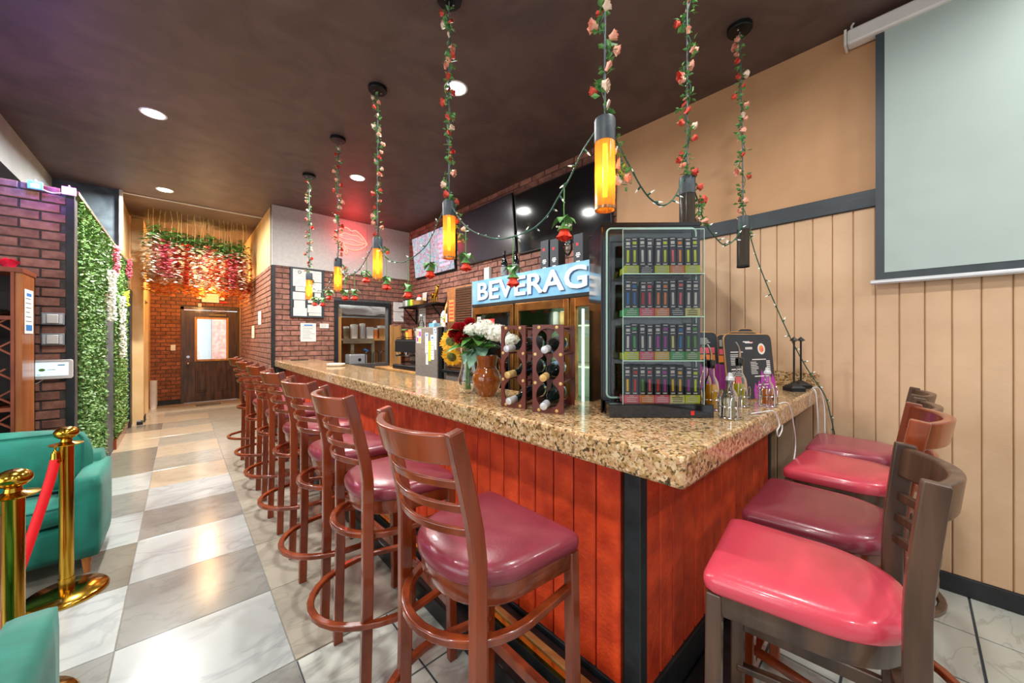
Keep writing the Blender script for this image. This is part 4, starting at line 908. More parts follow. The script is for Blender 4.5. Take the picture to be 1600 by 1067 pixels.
# vape display
VX = (.73, -.683, 0)
vc = thing('display_cabinet', 'tall black display cabinet with clear acrylic front full of vape boxes', 'display cabinet', mtx=place((1.30, .84, CT), VX))
MB().box(0, 0, -.09, .425, .055, 0).build('base_tray', 'blackg', vc, bevel=.003)
b = MB(); b.rect(.33, .012, .345, .03, .0012, 0).rect(.35, .015, .40, .024, .0012, 1); b.build('tray_mark', ['red', 'charcoal'], vc)
b = MB(); b.box(-.012, .0, -.36, -.006, .815, -.10).box(.412, .0, -.36, .418, .815, -.10).box(-.006, .0, -.36, .412, .815, -.35).box(-.012, .815, -.36, .418, .828, -.09); b.build('cabinet_shell', 'blackg', vc)
b = MB(); b.box(-.006, .055, -.105, .024, .815, -.095).box(.382, .055, -.105, .412, .815, -.095).box(.024, .785, -.105, .382, .815, -.095).box(.024, .055, -.105, .382, .085, -.095); b.build('cabinet_front_frame', 'blackg', vc)
MB().tube([(p[0], p[1], -.093) for p in rrect(.012, .068, .396, .803, .02)], .0042, 6, closed=True).build('glass_edge', 'edge', vc, True)
MB().box(.02, .085, -.101, .386, .785, -.098).build('door_glass', 'pane', vc)
AX0, AX1, AZ = .055, .385, .772
b = MB()
b.quad((AX0, .055, 0), (AX1, .055, 0), (AX1, AZ, 0), (AX0, AZ, 0)).quad((AX0, .055, -.09), (AX0, .055, 0), (AX0, AZ, 0), (AX0, AZ, -.09)).quad((AX1, .055, -.09), (AX1, .055, 0), (AX1, AZ, 0), (AX1, AZ, -.09)).quad((AX0, AZ, -.09), (AX1, AZ, -.09), (AX1, AZ, 0), (AX0, AZ, 0)); b.build('acrylic_case', 'acrylic', vc)
for x in (AX0, AX1): MB().tube([(x, .055, .0), (x, AZ, .0)], .0016, 5).build('acrylic_edge', 'edge', vc)
TZ = [.592, .416, .236, .057]
for z in TZ: MB().box(AX0+.004, z-.005, -.088, AX1-.004, z, -.004).build('acrylic_shelf', 'acrylic' if z > .06 else 'blackg', vc)
for z in TZ[:3]: MB().tube([(AX0, z-.0025, .0), (AX1, z-.0025, .0)], .002, 5).build('acrylic_edge', 'edge', vc)
MB().tube([(AX0, AZ, 0), (AX1, AZ, 0)], .0018, 5).build('acrylic_edge', 'edge', vc)
tint = [('lime', 'charcoal', 'lime', 'orange', 'lime'), ('greenp', 'pinkp', 'orange', 'charcoal', 'peach'), ('lime', 'pinkp', 'gold', 'greenp', 'green'), ('pinkp', 'orange', 'pinkp', 'peach', 'lime')]
lab2 = [('lime', 'lime', 'paper', 'paper', 'paper', 'lime', 'pinkp', 'orange', 'lime', 'lime'), ('blue', 'blue', 'red', 'pinkp', 'orange', 'orange', 'paper', 'pinkp', 'paper', 'paper'), ('paper', 'greenp', 'paper', 'paper', 'purple', 'purple', 'peach', 'blue', 'green', 'green'), ('gold', 'red', 'green', 'pinkp', 'red', 'purple', 'gold', 'gold', 'purple', 'lime')]
rown = ['top', 'second', 'third', 'bottom']; coln = ['first', 'second', 'third', 'fourth', 'fifth', 'sixth', 'seventh', 'eighth', 'ninth', 'tenth']
cname = dict(lime='lime', charcoal='charcoal', orange='orange', greenp='green', pinkp='coral', peach='pale yellow', gold='amber', green='green', paper='white', blue='blue', red='red', purple='purple')
vm = vc.matrix_basis.copy(); rnd = random.Random(11)
for r in range(4):
    for c in range(5):
        k = tint[r][c]; u = AX0+.010+.0625*c
        t = thing('vape_tray', '%s open display tray, %s from the left on the %s shelf of the cabinet' % (cname[k], coln[c], rown[r]), 'tray', mtx=vm @ T(u, TZ[r]+.0005, -.014), group='coloured trays in the display cabinet')
        b = MB(); b.box(0, 0, -.004, .060, .034, 0).box(0, 0, -.07, .060, .003, -.004).box(0, .003, -.07, .002, .028, -.004).box(.058, .003, -.07, .060, .028, -.004); b.build('tray_body', k, t)
        b = MB()
        for q in range(3): b.rect(.008+.004*rnd.random(), .006+.008*q, .048+.006*rnd.random(), .009+.008*q, .0004)
        b.rect(.022, .029, .038, .032, .0004); b.build('tray_print', 'paper' if k != 'peach' else 'ink', t)
        for s in range(2):
            j = 2*c+s; kk = lab2[r][j]; lean = rnd.uniform(-.02, .02)
            t = thing('vape_box', 'slim black vape box with %s stripe, %s from the left on the %s shelf' % (cname[kk], coln[j], rown[r]), 'box', mtx=vm @ T(u+.003+.029*s, TZ[r]+.0045, -.021) @ R(lean, 'Z'), group='slim vape boxes in the display cabinet')
            h = .146+rnd.uniform(-.004, .004)
            MB().box(0, 0, -.022, .0255, h, 0).build('carton', 'charcoal', t)
            b = MB(); b.rect(.008, .045, .0175, .095, .0005, 0).rect(.005, h-.030, .0205, h-.018, .0005, 0 if j % 2 else 1).rect(.004, h-.010, .0215, h-.006, .0005, 1).rect(.004, h-.040, .0215, h-.036, .0005, 1).rect(.005, .034, .0205, .039, .0005, 1)
            b.build('printed_label', [kk, 'paper'], t)
# wine racks
def rack(label, o, x, foils, nm):
    t = thing('wine_rack', label, 'wine rack', mtx=place(o, x), group='wooden wine racks on the counter')
    W, H, DP = .140, .385, .235
    zc = [.075, .195, .315]; rad = .057
    def hw(z):
        v = max([math.sqrt(max(rad**2-(z-c)**2, 0)) for c in zc]); return max(v*.93, .022) if .02 < z < .37 else 0
    zs = [.075-rad+.001+ (2*(rad)+.24-.002)*i/48 for i in range(49)]
    for z0 in (0, -DP):
        b = MB(); xm = W/2
        for f0, f1 in ((0., 1.), (-1., 0.)):
            pass
        lo, hi = zs[0], zs[-1]
        b.box(0, 0, z0-.009, W, lo, z0).box(0, hi, z0-.009, W, H, z0)
        for s in (-1, 1):
            vs = []; fs = []
            for z in zs:
                e = xm+s*hw(z); out = xm+s*W/2
                vs += [(out, z, z0), (e, z, z0), (e, z, z0-.009), (out, z, z0-.009)]
            for i in range(len(zs)-1):
                for j in range(4): fs.append((4*i+j, 4*i+(j+1) % 4, 4*i+4+(j+1) % 4, 4*i+4+j))
            b.add(vs, fs)
        b.build('side_panel', 'rackwood', t)
    for z in (.012, .13, .255, .373):
        for x_ in (.03, .11) if z in (.012, .373) else (.013, .127):
            b = MB(); b.cyl((x_, z, -DP), (x_, z, -.009), .0055, n=8); b.build('dowel', 'rackwood', t)
            b = MB(); b.lathe([(.0075, 0), (.0075, .002), (.004, .0035)], 10, (x_, z, 0)); b.build('screw_cap', 'foilg', t)
    for i, (zz, f) in enumerate(zip(zc, foils)):
        bt = thing('wine_bottle', 'dark wine bottle with %s foil lying in %s rack, %s slot' % (f, nm, ('bottom', 'middle', 'top')[i]), 'bottle', mtx=place(o, x) @ T(W/2+random.uniform(-.012, .008), zz-rad+.0185, .045) @ R(.095, 'X'), group='wine bottles lying in the racks')
        pr = [(.013, 0), (.0145, .004), (.0145, .09), (.020, .105), (.034, .135), (.036, .16), (.036, .29), (.030, .298)]
        MB(R(PI, 'X')).lathe(pr, 18).build('bottle_body', 'greenglass', bt, True, 50)
        MB(R(PI, 'X')).lathe([(.012, -.001), (.0160, .001), (.0160, .055), (.0150, .056)], 16).build('foil_capsule', 'foilw' if f == 'silver' else 'foilg', bt, True, 50)
        MB(R(PI, 'X')).lathe([(.0365, .18), (.0365, .27)], 18, cap=False).build('paper_label', 'signblue' if (nm == 'the right' and i == 1) else 'charcoal', bt, True)
rack('mahogany wine rack with round cut outs standing next to the clay jug', (1.138, 1.334, CT), (.217, -.976, 0), ('silver', 'gold', 'silver'), 'the left')
rack('mahogany wine rack with round cut outs standing nearest the display cabinet', (1.1495, 1.134, CT), (.45, -.893, 0), ('silver', 'gold', 'silver'), 'the right')
# jug and vase
t = thing('clay_jug', 'glazed brown clay jug between the flower vase and the wine racks', 'jug', (1.285, 1.63, CT))
MB().lathe([(.046, 0), (.050, .006), (.070, .045), (.083, .085), (.080, .115), (.062, .150), (.054, .162), (.054, .168), (.058, .205), (.062, .228), (.057, .228), (.05, .17), (.05, .16), (.072, .10), (.04, .01)], 32, cap=False).build('jug_body', 'clay', t, True, 70)
MB().tube(smooth_pts([(.055, .0, .205), (.085, -.0, .205), (.10, 0, .17), (.095, 0, .135), (.076, 0, .11)]), 0.009, 10).build('handle', 'clay', t, True)
MB().lathe([(.0565, .163), (.059, .166), (.0565, .169)], 32, cap=False).build('neck_ring', 'clay', t, True)
t = thing('flower_vase', 'clear pear shaped glass vase of water left of the clay jug', 'vase', (1.275, 1.80, CT))
MB().lathe([(.040, 0), (.052, .012), (.060, .05), (.058, .09), (.042, .15), (.036, .20), (.046, .265), (.048, .268)], 28, cap=False).build('glass_body', 'glass', t, True, 70)
bq = thing('flower_bouquet', 'mixed bouquet of sunflowers, crimson roses and white blooms in the vase', 'bouquet', (1.275, 1.80, CT))
rnd = random.Random(21)
b = MB()
for k in range(9):
    a = 2*PI*k/9; b.tube([(.015*math.cos(a+2), .015*math.sin(a+2), .02), (.018*math.cos(a), .018*math.sin(a), .24), (.05*math.cos(a), .05*math.sin(a)-.03, .36)], .0032, 6)
stuff(b.build('stems', 'leaf3', bq, True))
def leafmesh(b, p, d, ln, wd, curl=.2, m=0):
    d = Vector(d).normalized(); s = d.cross(Vector((rnd.uniform(-.3, .3), rnd.uniform(-.3, .3), 1))).normalized(); u = s.cross(d); p = Vector(p); vs = []; fs = []
    for i in range(6):
        f = i/5; w_ = wd*math.sin(PI*(.06+.94*f)**.8)*.5; c = p+d*ln*f-Vector((0, 0, 1))*curl*ln*f*f
        vs += [c-s*w_+u*w_*.25, c, c+s*w_+u*w_*.25]
    for i in range(5):
        for j in range(2): a = i*3+j; fs.append((a, a+1, a+4, a+3))
    b.add([tuple(v) for v in vs], fs, m)
for k in range(46):
    a = rnd.uniform(0, 2*PI); r_ = rnd.uniform(.01, .07)
    b = MB(); leafmesh(b, (r_*math.cos(a)+.02, r_*math.sin(a)-.07, rnd.uniform(.24, .36)), (math.cos(a), math.sin(a)-.1, rnd.uniform(-.1, .8)), rnd.uniform(.09, .15), rnd.uniform(.035, .07), .35)
    b.build('leaf', 'leaf3', bq, True, 80)
for p_, d_ in (((.0, -.03, .26), (-.6, -.4, -.3)), ((.0, -.07, .25), (-.7, -.5, -.5)), ((.02, -.1, .27), (-.5, -.8, -.2))):
    b = MB(); leafmesh(b, p_, d_, .12, .075, .3); b.build('leaf', mat('eucalyptus_leaf', '#8fb59a', '#6d9a80', .5, scale=30), bq, True, 80)
def head(c, nrm): return frame(c, Vector(nrm).orthogonal(), nrm)
for i, (c, nr, sc) in enumerate((((-.085, .055, .310), (-.7, -.5, .25), 1.25), ((-.095, .03, .215), (-.65, -.5, -.35), 1.1))):
    tr = head(c, nr); b = MB(tr)
    for k in range(26):
        a = 2*PI*k/26+rnd.uniform(-.06, .06); w_ = .011*sc; l0, l1 = .022*sc, (.058+rnd.uniform(-.005, .005))*sc; zz = rnd.uniform(-.008, .006)
        ca_, sa_ = math.cos(a), math.sin(a)
        b.add([(l0*ca_, l0*sa_, 0), ((l0+l1)/2*ca_-w_*sa_, (l0+l1)/2*sa_+w_*ca_, zz+.004), (l1*ca_, l1*sa_, zz), ((l0+l1)/2*ca_+w_*sa_, (l0+l1)/2*sa_-w_*ca_, zz+.004)], [(0, 1, 2, 3)])
    sf = b.build('sunflower_petals', 'petal_y', bq)
    b = MB(tr); b.ball((0, 0, .0), .026*sc, .026*sc, .012, 16, 8); b.build('sunflower_centre', 'sunc', sf, True)
    for k in range(0): pass
def rosebloom(b, r, n=5, layers=4, m=0, seed=0):
    rr = random.Random(seed)
    for L_ in range(layers):
        f = (L_+1)/layers; cnt = n if L_ else 3
        for k in range(cnt):
            a = 2*PI*k/cnt+L_*1.1; ca_, sa_ = math.cos(a), math.sin(a); o = r*(.12+.42*f); w_ = r*(.30+.42*f); h = r*(1.15-.55*f)
            vs = []
            for i in range(4):
                for j in range(3):
                    t_ = (j-1)*.9; rad = o+r*.38*f*(i/3)**2*1.25; aa = a+t_*w_/max(o+r*.25, .001)*.75
                    vs.append((rad*math.cos(aa), rad*math.sin(aa), -r*.5+(h+r*.5)*(i/3)*(1-.12*abs(t_))))
            b.add(vs, [(i*3+j, i*3+j+1, i*3+j+4, i*3+j+3) for i in range(3) for j in range(2)], m)
    b.ball((0, 0, -r*.2), r*.42, r*.42, r*.35, 8, 5, m); return b
for c, r_ in (((-.055, .0, .365), .052), ((-.06, -.03, .315), .046), ((.0, -.02, .41), .036), ((-.065, .035, .345), .042)):
    b = MB(head((c[0], c[1], c[2]), (-.55, -.5, .5))); rosebloom(b, r_, seed=3); b.build('crimson_rose', 'petal_red', bq, True, 70)
for c, r_ in (((-.03, -.09, .37), .050), ((-.01, -.16, .375), .060), ((.03, -.235, .35), .066), ((.05, -.11, .39), .055), ((.06, -.31, .31), .05)):
    b = MB()
    for k in range(90):
        z_ = rnd.uniform(-.5, 1); a = rnd.uniform(0, 2*PI); q_ = math.sqrt(max(0, 1-z_*z_)); p_ = Vector((c[0]+r_*q_*math.cos(a), c[1]+r_*q_*math.sin(a), c[2]+r_*.75*z_)); nn = (p_-Vector(c)).normalized()
        f_ = frame(p_, nn.orthogonal(), nn) @ R(rnd.uniform(0, 3), 'Z'); s_ = r_*.24
        for m_ in range(2):
            g = [f_ @ Vector(v) for v in ((0, -s_*.4, 0), (s_, 0, s_*.5*rnd.random()), (0, s_*.4, 0), (-s_, 0, s_*.5*rnd.random()))] if m_ else [f_ @ Vector(v) for v in ((-s_*.4, 0, .001), (0, s_, s_*.4), (s_*.4, 0, .001), (0, -s_, s_*.4))]
            b.add([tuple(v) for v in g], [(0, 1, 2, 3)])
    b.ball(c, r_*.92, r_*.92, r_*.66, 10, 6); b.build('white_bloom', 'petal_w', bq)
# oil and vinegar cruets in wire caddies
def cruet(label, x, y, liq, r=.037, h=.200, fill=.55, pourer=True, stop='greenglass'):
    t = thing('oil_cruet', label, 'cruet', (x, y, CT+.004), 0, 'glass cruets on the counter')
    pr = [(r, 0), (r*1.02, .006), (r*.92, h*.45), (r*.78, h*.62), (r*.40, h*.76), (r*.36, h*.95), (r*.44, h)]
    MB().lathe(pr, 20, cap=False).build('glass_body', 'glass', t, True, 60)
    fr_ = [(.001, .0075), (r*.92, .0085)]+[(r*(.915-.17*(z/(h*.6))), z) for z in [h*fill*k/4 for k in range(1, 5)]]+[(.001, h*fill)]
    if liq: MB().lathe(fr_, 20, cap=False).build('liquid', liq, t, True, 50)
    if pourer:
        MB().lathe([(r*.46, h*.93), (r*.50, h*1.01), (r*.50, h*1.10), (r*.3, h*1.12)], 16).build('stopper', stop, t, True)
        MB().tube([(0, 0, h*1.1), (0, 0, h*1.25), (-.006, .004, h*1.38), (-.016, .012, h*1.48)], [.006, .006, .005, .0045], 8).build('pour_spout', 'chrome', t, True)
    else: MB().lathe([(r*.5, h*.98), (r*.46, h*1.05), (r*.3, h*1.08), (r*.25, h*1.16), (.002, h*1.18)], 16).build('stopper', 'foilw', t, True)
    return t
cruet('tall glass cruet two thirds full of golden oil with a green pourer', 1.795, .625, 'oil')
cruet('short glass cruet of clear syrup standing at the counter edge', 1.655, .505, 'clearliq', .034, .155, .5, False)
cruet('tall glass cruet half full of olive oil before the big menu', 1.985, .565, 'oil2', .036, .205, .5)
cruet('short glass cruet of amber vinegar against the purple menu corner', 2.085, .475, 'vinegar', .032, .155, .5, False)
cruet('tall empty looking glass cruet with green pourer behind the golden one', 1.93, .70, 'oil', .034, .195, .2)
cruet('short amber cruet half hidden behind the acrylic display edge', 1.80, .715, 'vinegar', .034, .15, .5, True)
def caddy(label, cx, cy, spots):
    t = thing('cruet_caddy', label, 'caddy', (cx, cy, CT), 0, 'chrome wire cruet caddies')
    b = MB()
    for x, y, r in spots:
        for z in (.006, .05): b.tube([(x-cx+r*math.cos(a), y-cy+r*math.sin(a), z) for a in [2*PI*i/20 for i in range(20)]], .0022, 6, closed=True)
    b.build('wire_ring', 'chrome', t, True)
    for x, y, r in spots:
        for a0 in (.6, 2.2, 3.8, 5.4):
            p = [(x-cx+r*math.cos(a0+d_), y-cy+r*math.sin(a0+d_), z) for d_, z in ((-.28, .004), (-.28, .075), (-.2, .088), (0, .094), (.2, .088), (.28, .075), (.28, .004))]
            MB().tube(p, .0022, 6).build('wire_loop', 'chrome', t, True)
caddy('chrome wire caddy holding the golden oil and clear syrup cruets', 1.72, .565, [(1.795, .625, .045), (1.655, .505, .041)])
caddy('chrome wire caddy holding the olive oil and amber vinegar cruets', 2.035, .52, [(1.985, .565, .044), (2.085, .475, .040)])
# menus
def menu(label, o, x, w_, h, kind, tilt=-.10):
    t = thing('menu_board', label, 'menu', mtx=place(o, x) @ R(tilt, 'X'), group='black menu boards on the counter')
    pl = rrect(0, 0, w_, h, .035)
    MB().prism(pl, -.010, 0).build('board', 'charcoal', t)
    MB().tube([(p[0], p[1], -.0025) for p in pl], .003, 6, closed=True).build('pale_rim', 'pine', t, True)
    b = MB(); z = .0006; rn = random.Random(5)
    def para(x0, x1, y1, n, dy=.0085, col=0):
        for k in range(n): b.rect(x0, y1-dy*k-.003, x0+(x1-x0)*rn.uniform(.55, 1), y1-dy*k, z, col)
    if kind == 0:
        b.rect(w_*.42, h*.86, w_*.58, h*.875, z, 0).rect(w_*.38, h*.875, w_*.52, h*.89, z, 0).rect(w_*.52, h*.875, w_*.6, h*.882, z, 3)
        for k in range(5): b.rect(w_*(.42+.03*k), h*.765, w_*(.42+.03*k)+w_*.022, h*.80, z, 0)
        b.rect(w_*.11, h*.72, w_*.36, h*.733, z, 0); para(w_*.10, w_*.32, h*.69, 7); b.rect(w_*.10, h*.46, w_*.30, h*.475, z, 0); para(w_*.10, w_*.32, h*.43, 4)
        b.rect(w_*.54, h*.60, w_*.84, h*.613, z, 0); para(w_*.50, w_*.70, h*.57, 8); 
        for k in range(7): b.rect(w_*.84, h*(.57-.028*k), w_*.92, h*(.585-.028*k), z, 0)
        b.rect(w_*.16, h*.24, w_*.28, h*.36, z, 4); para(w_*.10, w_*.32, h*.18, 6)
        ccx, ccy = w_*.76, h*.77; nn = 20
        b.add([(ccx+.030*math.cos(2*PI*i/nn), ccy+.030*math.sin(2*PI*i/nn), z) for i in range(nn)], [tuple(range(nn))], 0)
        b.add([(ccx+.019*math.cos(2*PI*i/nn), ccy+.019*math.sin(2*PI*i/nn), z+.0004) for i in range(nn)], [tuple(range(nn))], 2)
        b.add([(ccx+.006+.009*math.cos(2*PI*i/nn), ccy-.004+.009*math.sin(2*PI*i/nn), z+.0008) for i in range(nn)], [tuple(range(nn))], 4)
    zig = [(w_*.52, .004)]
    for k in range(13): zig.append((w_*(.52+.47*k/12), h*(.18+.24*k/12 if k < 5 else .40-.012*(k-5))+(.018 if k % 2 else -.012)))
    zig += [(w_*.995, .03), (w_*.96, .004)]
    b.add([(x_, y_, z+.0002) for x_, y_ in zig], [tuple(range(len(zig)))], 1)
    if kind == 1:
        b.rect(.006, .006, w_-.006, h*.46, z+.0003, 1)
        b.rect(w_*.1, h*.5, w_*.9, h*.62, z+.0004, 2); para(w_*.2, w_*.8, h*.9, 5); para(w_*.55, w_*.95, h*.28, 7)
        b.rect(w_*.15, h*.64, w_*.9, h*.74, z+.0004, 4)
    else:
        for k in range(4): b.rect(w_*.62, h*(.06+.05*k), w_*(.80+.04*(k % 2)), h*(.075+.05*k), z+.0006, 0)
        b.rect(w_*.56, h*.34, w_*.88, h*.355, z+.0006, 0)
    b.build('menu_print', ['paper', 'purple', 'orange', 'pinkp', 'pinkp'], t)
    for x_ in (.03, w_-.06): MB().box(x_, .0, -.05, x_+.03, .06, -.012).build('stand_foot', 'black', t)
menu('large black menu board with white text and a purple splash', (2.055, .63, CT+.004), (.94, -.342, 0), .37, .345, 0)
menu('black menu board with purple panel beside the acrylic display edge', (2.25, .93, CT+.004), (.77, -.64, 0), .22, .36, 1)
menu('black menu board leaning just left of the angled one', (2.46, .81, CT+.004), (.8, -.6, 0), .10, .345, 1)
menu('black menu board turned almost edge on behind the large menu', (2.38, .745, CT+.004), (.40, -.92, 0), .17, .36, 1)
menu('black menu board farthest back with only its top showing', (2.70, .76, CT+.004), (.80, -.60, 0), .12, .385, 1)
for x, y, lab in ((2.80, .50, 'black bill spindle standing by the large menu, nearer one'), (3.0, .50, 'black bill spindle standing by the backsplash, farther one')):
    t = thing('bill_spindle', lab, 'spindle', (x, y, CT), 0, 'black bill spindles')
    b = MB(); b.lathe([(.058, 0), (.058, .022), (.042, .034), (.012, .05)], 4, (0, 0, 0)); b.build('weighted_base', 'black', t); MB().cyl((0, 0, .04), (0, 0, .315), .0055, n=8).build('rod', 'black', t, True)
    MB().lathe([(.006, .305), (.024, .312), (.006, .33), (.001, .335)], 4).build('finial', 'black', t)
t = thing('mobile_phone', 'black phone lying flat on the far end of the counter', 'phone', (1.30, 6.12, CT)); MB().prism(rrect(-.11, -.05, .11, .05, .015), 0, .012).build('case', 'black', t); MB().prism(rrect(-.105, -.045, .105, .045, .012), .012, .0128).build('screen', 'blackg', t)
t = thing('white_dish', 'white round dish on the far half of the counter', 'dish', (1.335, 4.52, CT)); MB().lathe([(.07, 0), (.095, .012), (.098, .03), (.09, .03), (.08, .014), (.0, .010)], 28, cap=False).build('dish_body', 'white', t, True, 60); MB().lathe([(.06, .0105), (.06, .024), (.01, .026)], 24).build('lid', 'white', t, True)
# cables at the wall end
def cable(name, label, pts, m, r=.0035, cat='cable', k=6):
    o = MB().tube(smooth_pts(pts, k), r, 6).build(name, m, None, True, 60); return tag(o, label, cat)
cable('power_cable', 'white power cable hanging from the counter end, left of two', [(2.95, .44, CT+.004), (2.93, .415, CT-.01), (2.93, .405, .9), (2.98, .41, .7), (2.99, .40, .62)], 'wcord')
cable('power_cable', 'white power cable looping at the counter wall corner', [(3.02, .45, CT+.004), (3.04, .412, CT), (3.05, .39, .96), (3.00, .38, .80), (2.97, .37, .68)], 'wcord')
cable('power_cable', 'white curly cable dangling over the counter edge by the cruets', [(1.80, .47, CT+.004), (1.88, .44, CT+.006), (1.93, .416, CT+.003), (1.95, .40, 1.02), (1.91, .40, 1.0), (1.93, .40, .97), (1.99, .40, .985), (2.0, .40, 1.01)], 'wcord', .003)
cable('power_cable', 'long white cable falling from the amber cruet past the bar', [(2.17, .45, CT+.004), (2.22, .418, CT), (2.27, .405, .95), (2.30, .405, .85), (2.24, .405, .75), (2.25, .405, .68)], 'wcord', .003)

# ------------------------------------------------------------------ pendants with flower garlands
PEND = [(1.12, .742, True), (1.14, 1.795, True), (1.14, 2.825, True), (1.14, 3.80, True), (1.14, 4.888, True), (1.82, .742, False), (2.68, .742, False)]
pname = ['nearest lit pendant above the counter corner', 'second lit pendant in the row above the bar', 'third lit pendant in the row above the bar', 'fourth lit pendant in the row above the bar', 'farthest lit pendant in the row above the bar', 'unlit pendant behind the display cabinet', 'unlit pendant in front of the tan wall']
def leafq(b, p, s, m=0):
    tr = frame(p, (rnd.uniform(-1, 1), rnd.uniform(-1, 1), rnd.uniform(-.4, .4)), (rnd.uniform(-1, 1), rnd.uniform(-1, 1), .8)) @ R(rnd.uniform(0, 6), 'Z')
    b.add([tuple(tr @ Vector(v)) for v in ((0, 0, 0), (s*.5, s*.32, s*.12), (s, 0, 0), (s*.5, -s*.32, s*.12))], [(0, 1, 2, 3)], m)
rnd = random.Random(33)
bl = {}
for k in ('rose_r', 'rose_p', 'rose_w'):
    bl[k] = [rosebloom(MB(), .0215, 5, 3, 0, q).mesh('rose_bloom', k, True, 70) for q in range(2)]
bl['big'] = None
for i, (x, y, lit) in enumerate(PEND):
    t = thing('pendant_light', 'slim mesh tube pendant light, '+pname[i], 'pendant light', (x, y, 1.855), 0, 'tube pendants over the bar')
    cx = -.07 if i == 6 else 0
    MB().lathe([(.002, 1.475), (.066, 1.475), (.070, 1.480), (.070, 1.503)], 24, (cx, 0, 0)).build('ceiling_canopy', 'gun', t, True)
    for sx in (-.028, .028): MB().cyl((cx+sx, 0, 1.470), (cx+sx, 0, 1.476), .006, n=8).build('screw', 'chrome', t)
    MB().tube([(cx, 0, 1.48), (cx*.3, 0, .9), (0, 0, .325)], .004, 6).build('suspension_cord', 'cord', t, True)
    MB().lathe([(.004, .33), (.034, .325), (.037, .318), (.037, .240)], 20).build('socket_cap', 'slate', t, True)
    MB().lathe([(.0355, .242), (.0355, .004)], 20, cap=False).build('mesh_tube', 'amberglass' if lit else 'smoke', t, True)
    MB().lathe([(.0365, .010), (.0365, 0), (.034, 0), (.034, .010)], 20, cap=False).build('rim', 'bronze' if lit else 'gun', t, True)
    MB().cyl((0, 0, .235), (0, 0, .05), .008, n=8).build('filament_tube', 'filament' if lit else 'amber_tube', t, True)
    if lit: lamp('pendant_glow', 'POINT', (x, y, 1.97), 1.5, (1.0, .55, .15), .02)
    # garland wound down the cord
    g = thing('flower_garland', 'coral and peach rose garland on the '+pname[i].replace(' in the row above the bar', '').replace('above the counter corner', 'at the corner'), 'garland', (x, y, 1.855), 0, 'rose garlands on the pendant cords')
    zt = 1.42 if i > 1 else 1.44; path = []
    for k in range(40):
        f = k/39; a = k*.8+i; r_ = .012+.006*math.sin(k*1.7); c_ = cx*max(0, (1.4-.3-f*1.1)/1.1) if cx else 0
        path.append((c_+r_*math.cos(a), r_*math.sin(a), zt-f*(zt-.30)))
    tail = [(.03, -.02, .27), (.055, -.03, .22), (.045, -.035, .17), (.07, -.03, .12)] if i in (0, 1, 3, 5) else [(.03, -.01, .27), (.045, -.02, .22)]
    MB().tube(path+tail, .0022, 5).build('vine', 'wire', g, True)
    lv = MB(); pts_ = path+tail+tail
    nb = 30 if i in (0, 1, 5) else 25
    for k in range(nb):
        f = k/(nb-1); p_ = Vector(pts_[min(int(f*(len(pts_)-1)), len(pts_)-1)]); side = rnd.uniform(0, 2*PI); off = Vector((.024*math.cos(side), .024*math.sin(side), rnd.uniform(-.01, .01)))
        kk = rnd.choice(['rose_r', 'rose_r', 'rose_p', 'rose_p', 'rose_w']); s_ = rnd.uniform(.85, 1.2)
        fr_ = frame(p_+off, Vector((off.x, off.y, .3)).orthogonal(), (off.x, off.y, rnd.uniform(-.01, .012))) @ Matrix.Scale(s_, 4)
        put('rose_bloom', rnd.choice(bl[kk]), g, fr_)
        for q in range(7):
            a = side+rnd.uniform(-1.6, 1.6); leafq(lv, p_+Vector((.012*math.cos(a), .012*math.sin(a), rnd.uniform(-.03, .03))), rnd.uniform(.026, .042))
    stuff(lv.build('garland_leaves', 'leaf2', g))
    if i == 0:
        b = MB()
        for s in (-1, 1): b.tube(smooth_pts([(0, 0, .86), (.02*s, -.015*s, .90), (.035*s, -.02*s, .87), (.04*s, -.025*s, .80)]), .0035, 4, 0)
        b.build('ribbon', 'rose_p', g, True)

# ------------------------------------------------------------------ fairy lights strung between the pendants
def fairy(label, P, seed, k=5, step=.075, kk=6):
    rn = random.Random(seed); P2 = smooth_pts(P, kk); o = P2[0]
    t = thing('fairy_lights', label, 'string lights', o, 0, 'fairy light strings')
    MB().tube([tuple(Vector(p)-Vector(o)) for p in P2], .0034, 6).build('wire', 'wire', t, True)
    acc = 0
    for i in range(1, len(P2)):
        d = (Vector(P2[i])-Vector(P2[i-1])); acc += d.length
        if acc > step:
            acc = 0; p = Vector(P2[i])-Vector(o); dr = Vector((rn.uniform(-1, 1), rn.uniform(-1, 1), rn.uniform(-.5, .7))).normalized()
            bs = MB().cyl(tuple(p), tuple(p+dr*.018), .0042, n=6).build('bulb_socket', 'wire', t, True)
            MB().tube([tuple(p+dr*.017), tuple(p+dr*.026), tuple(p+dr*.036)], [.0032, .0034, .001], 6).build('mini_bulb', 'minib', bs, True)
fairy('fairy light wire swagged from the farthest to the fourth pendant', [(1.14, 4.85, 2.05), (1.14, 4.6, 1.95), (1.14, 4.3, 1.92), (1.14, 4.05, 1.97), (1.14, 3.84, 2.08)], 1)
fairy('fairy light wire swagged from the fourth to the third pendant', [(1.14, 3.77, 2.10), (1.14, 3.58, 1.99), (1.14, 3.27, 1.98), (1.14, 3.02, 2.08), (1.14, 2.86, 2.18)], 2)
fairy('fairy light wire swagged from the third to the second pendant', [(1.14, 2.79, 2.12), (1.14, 2.64, 2.0), (1.14, 2.43, 1.93), (1.14, 2.24, 1.935), (1.14, 2.04, 1.99), (1.14, 1.90, 2.11), (1.14, 1.83, 2.17)], 3)
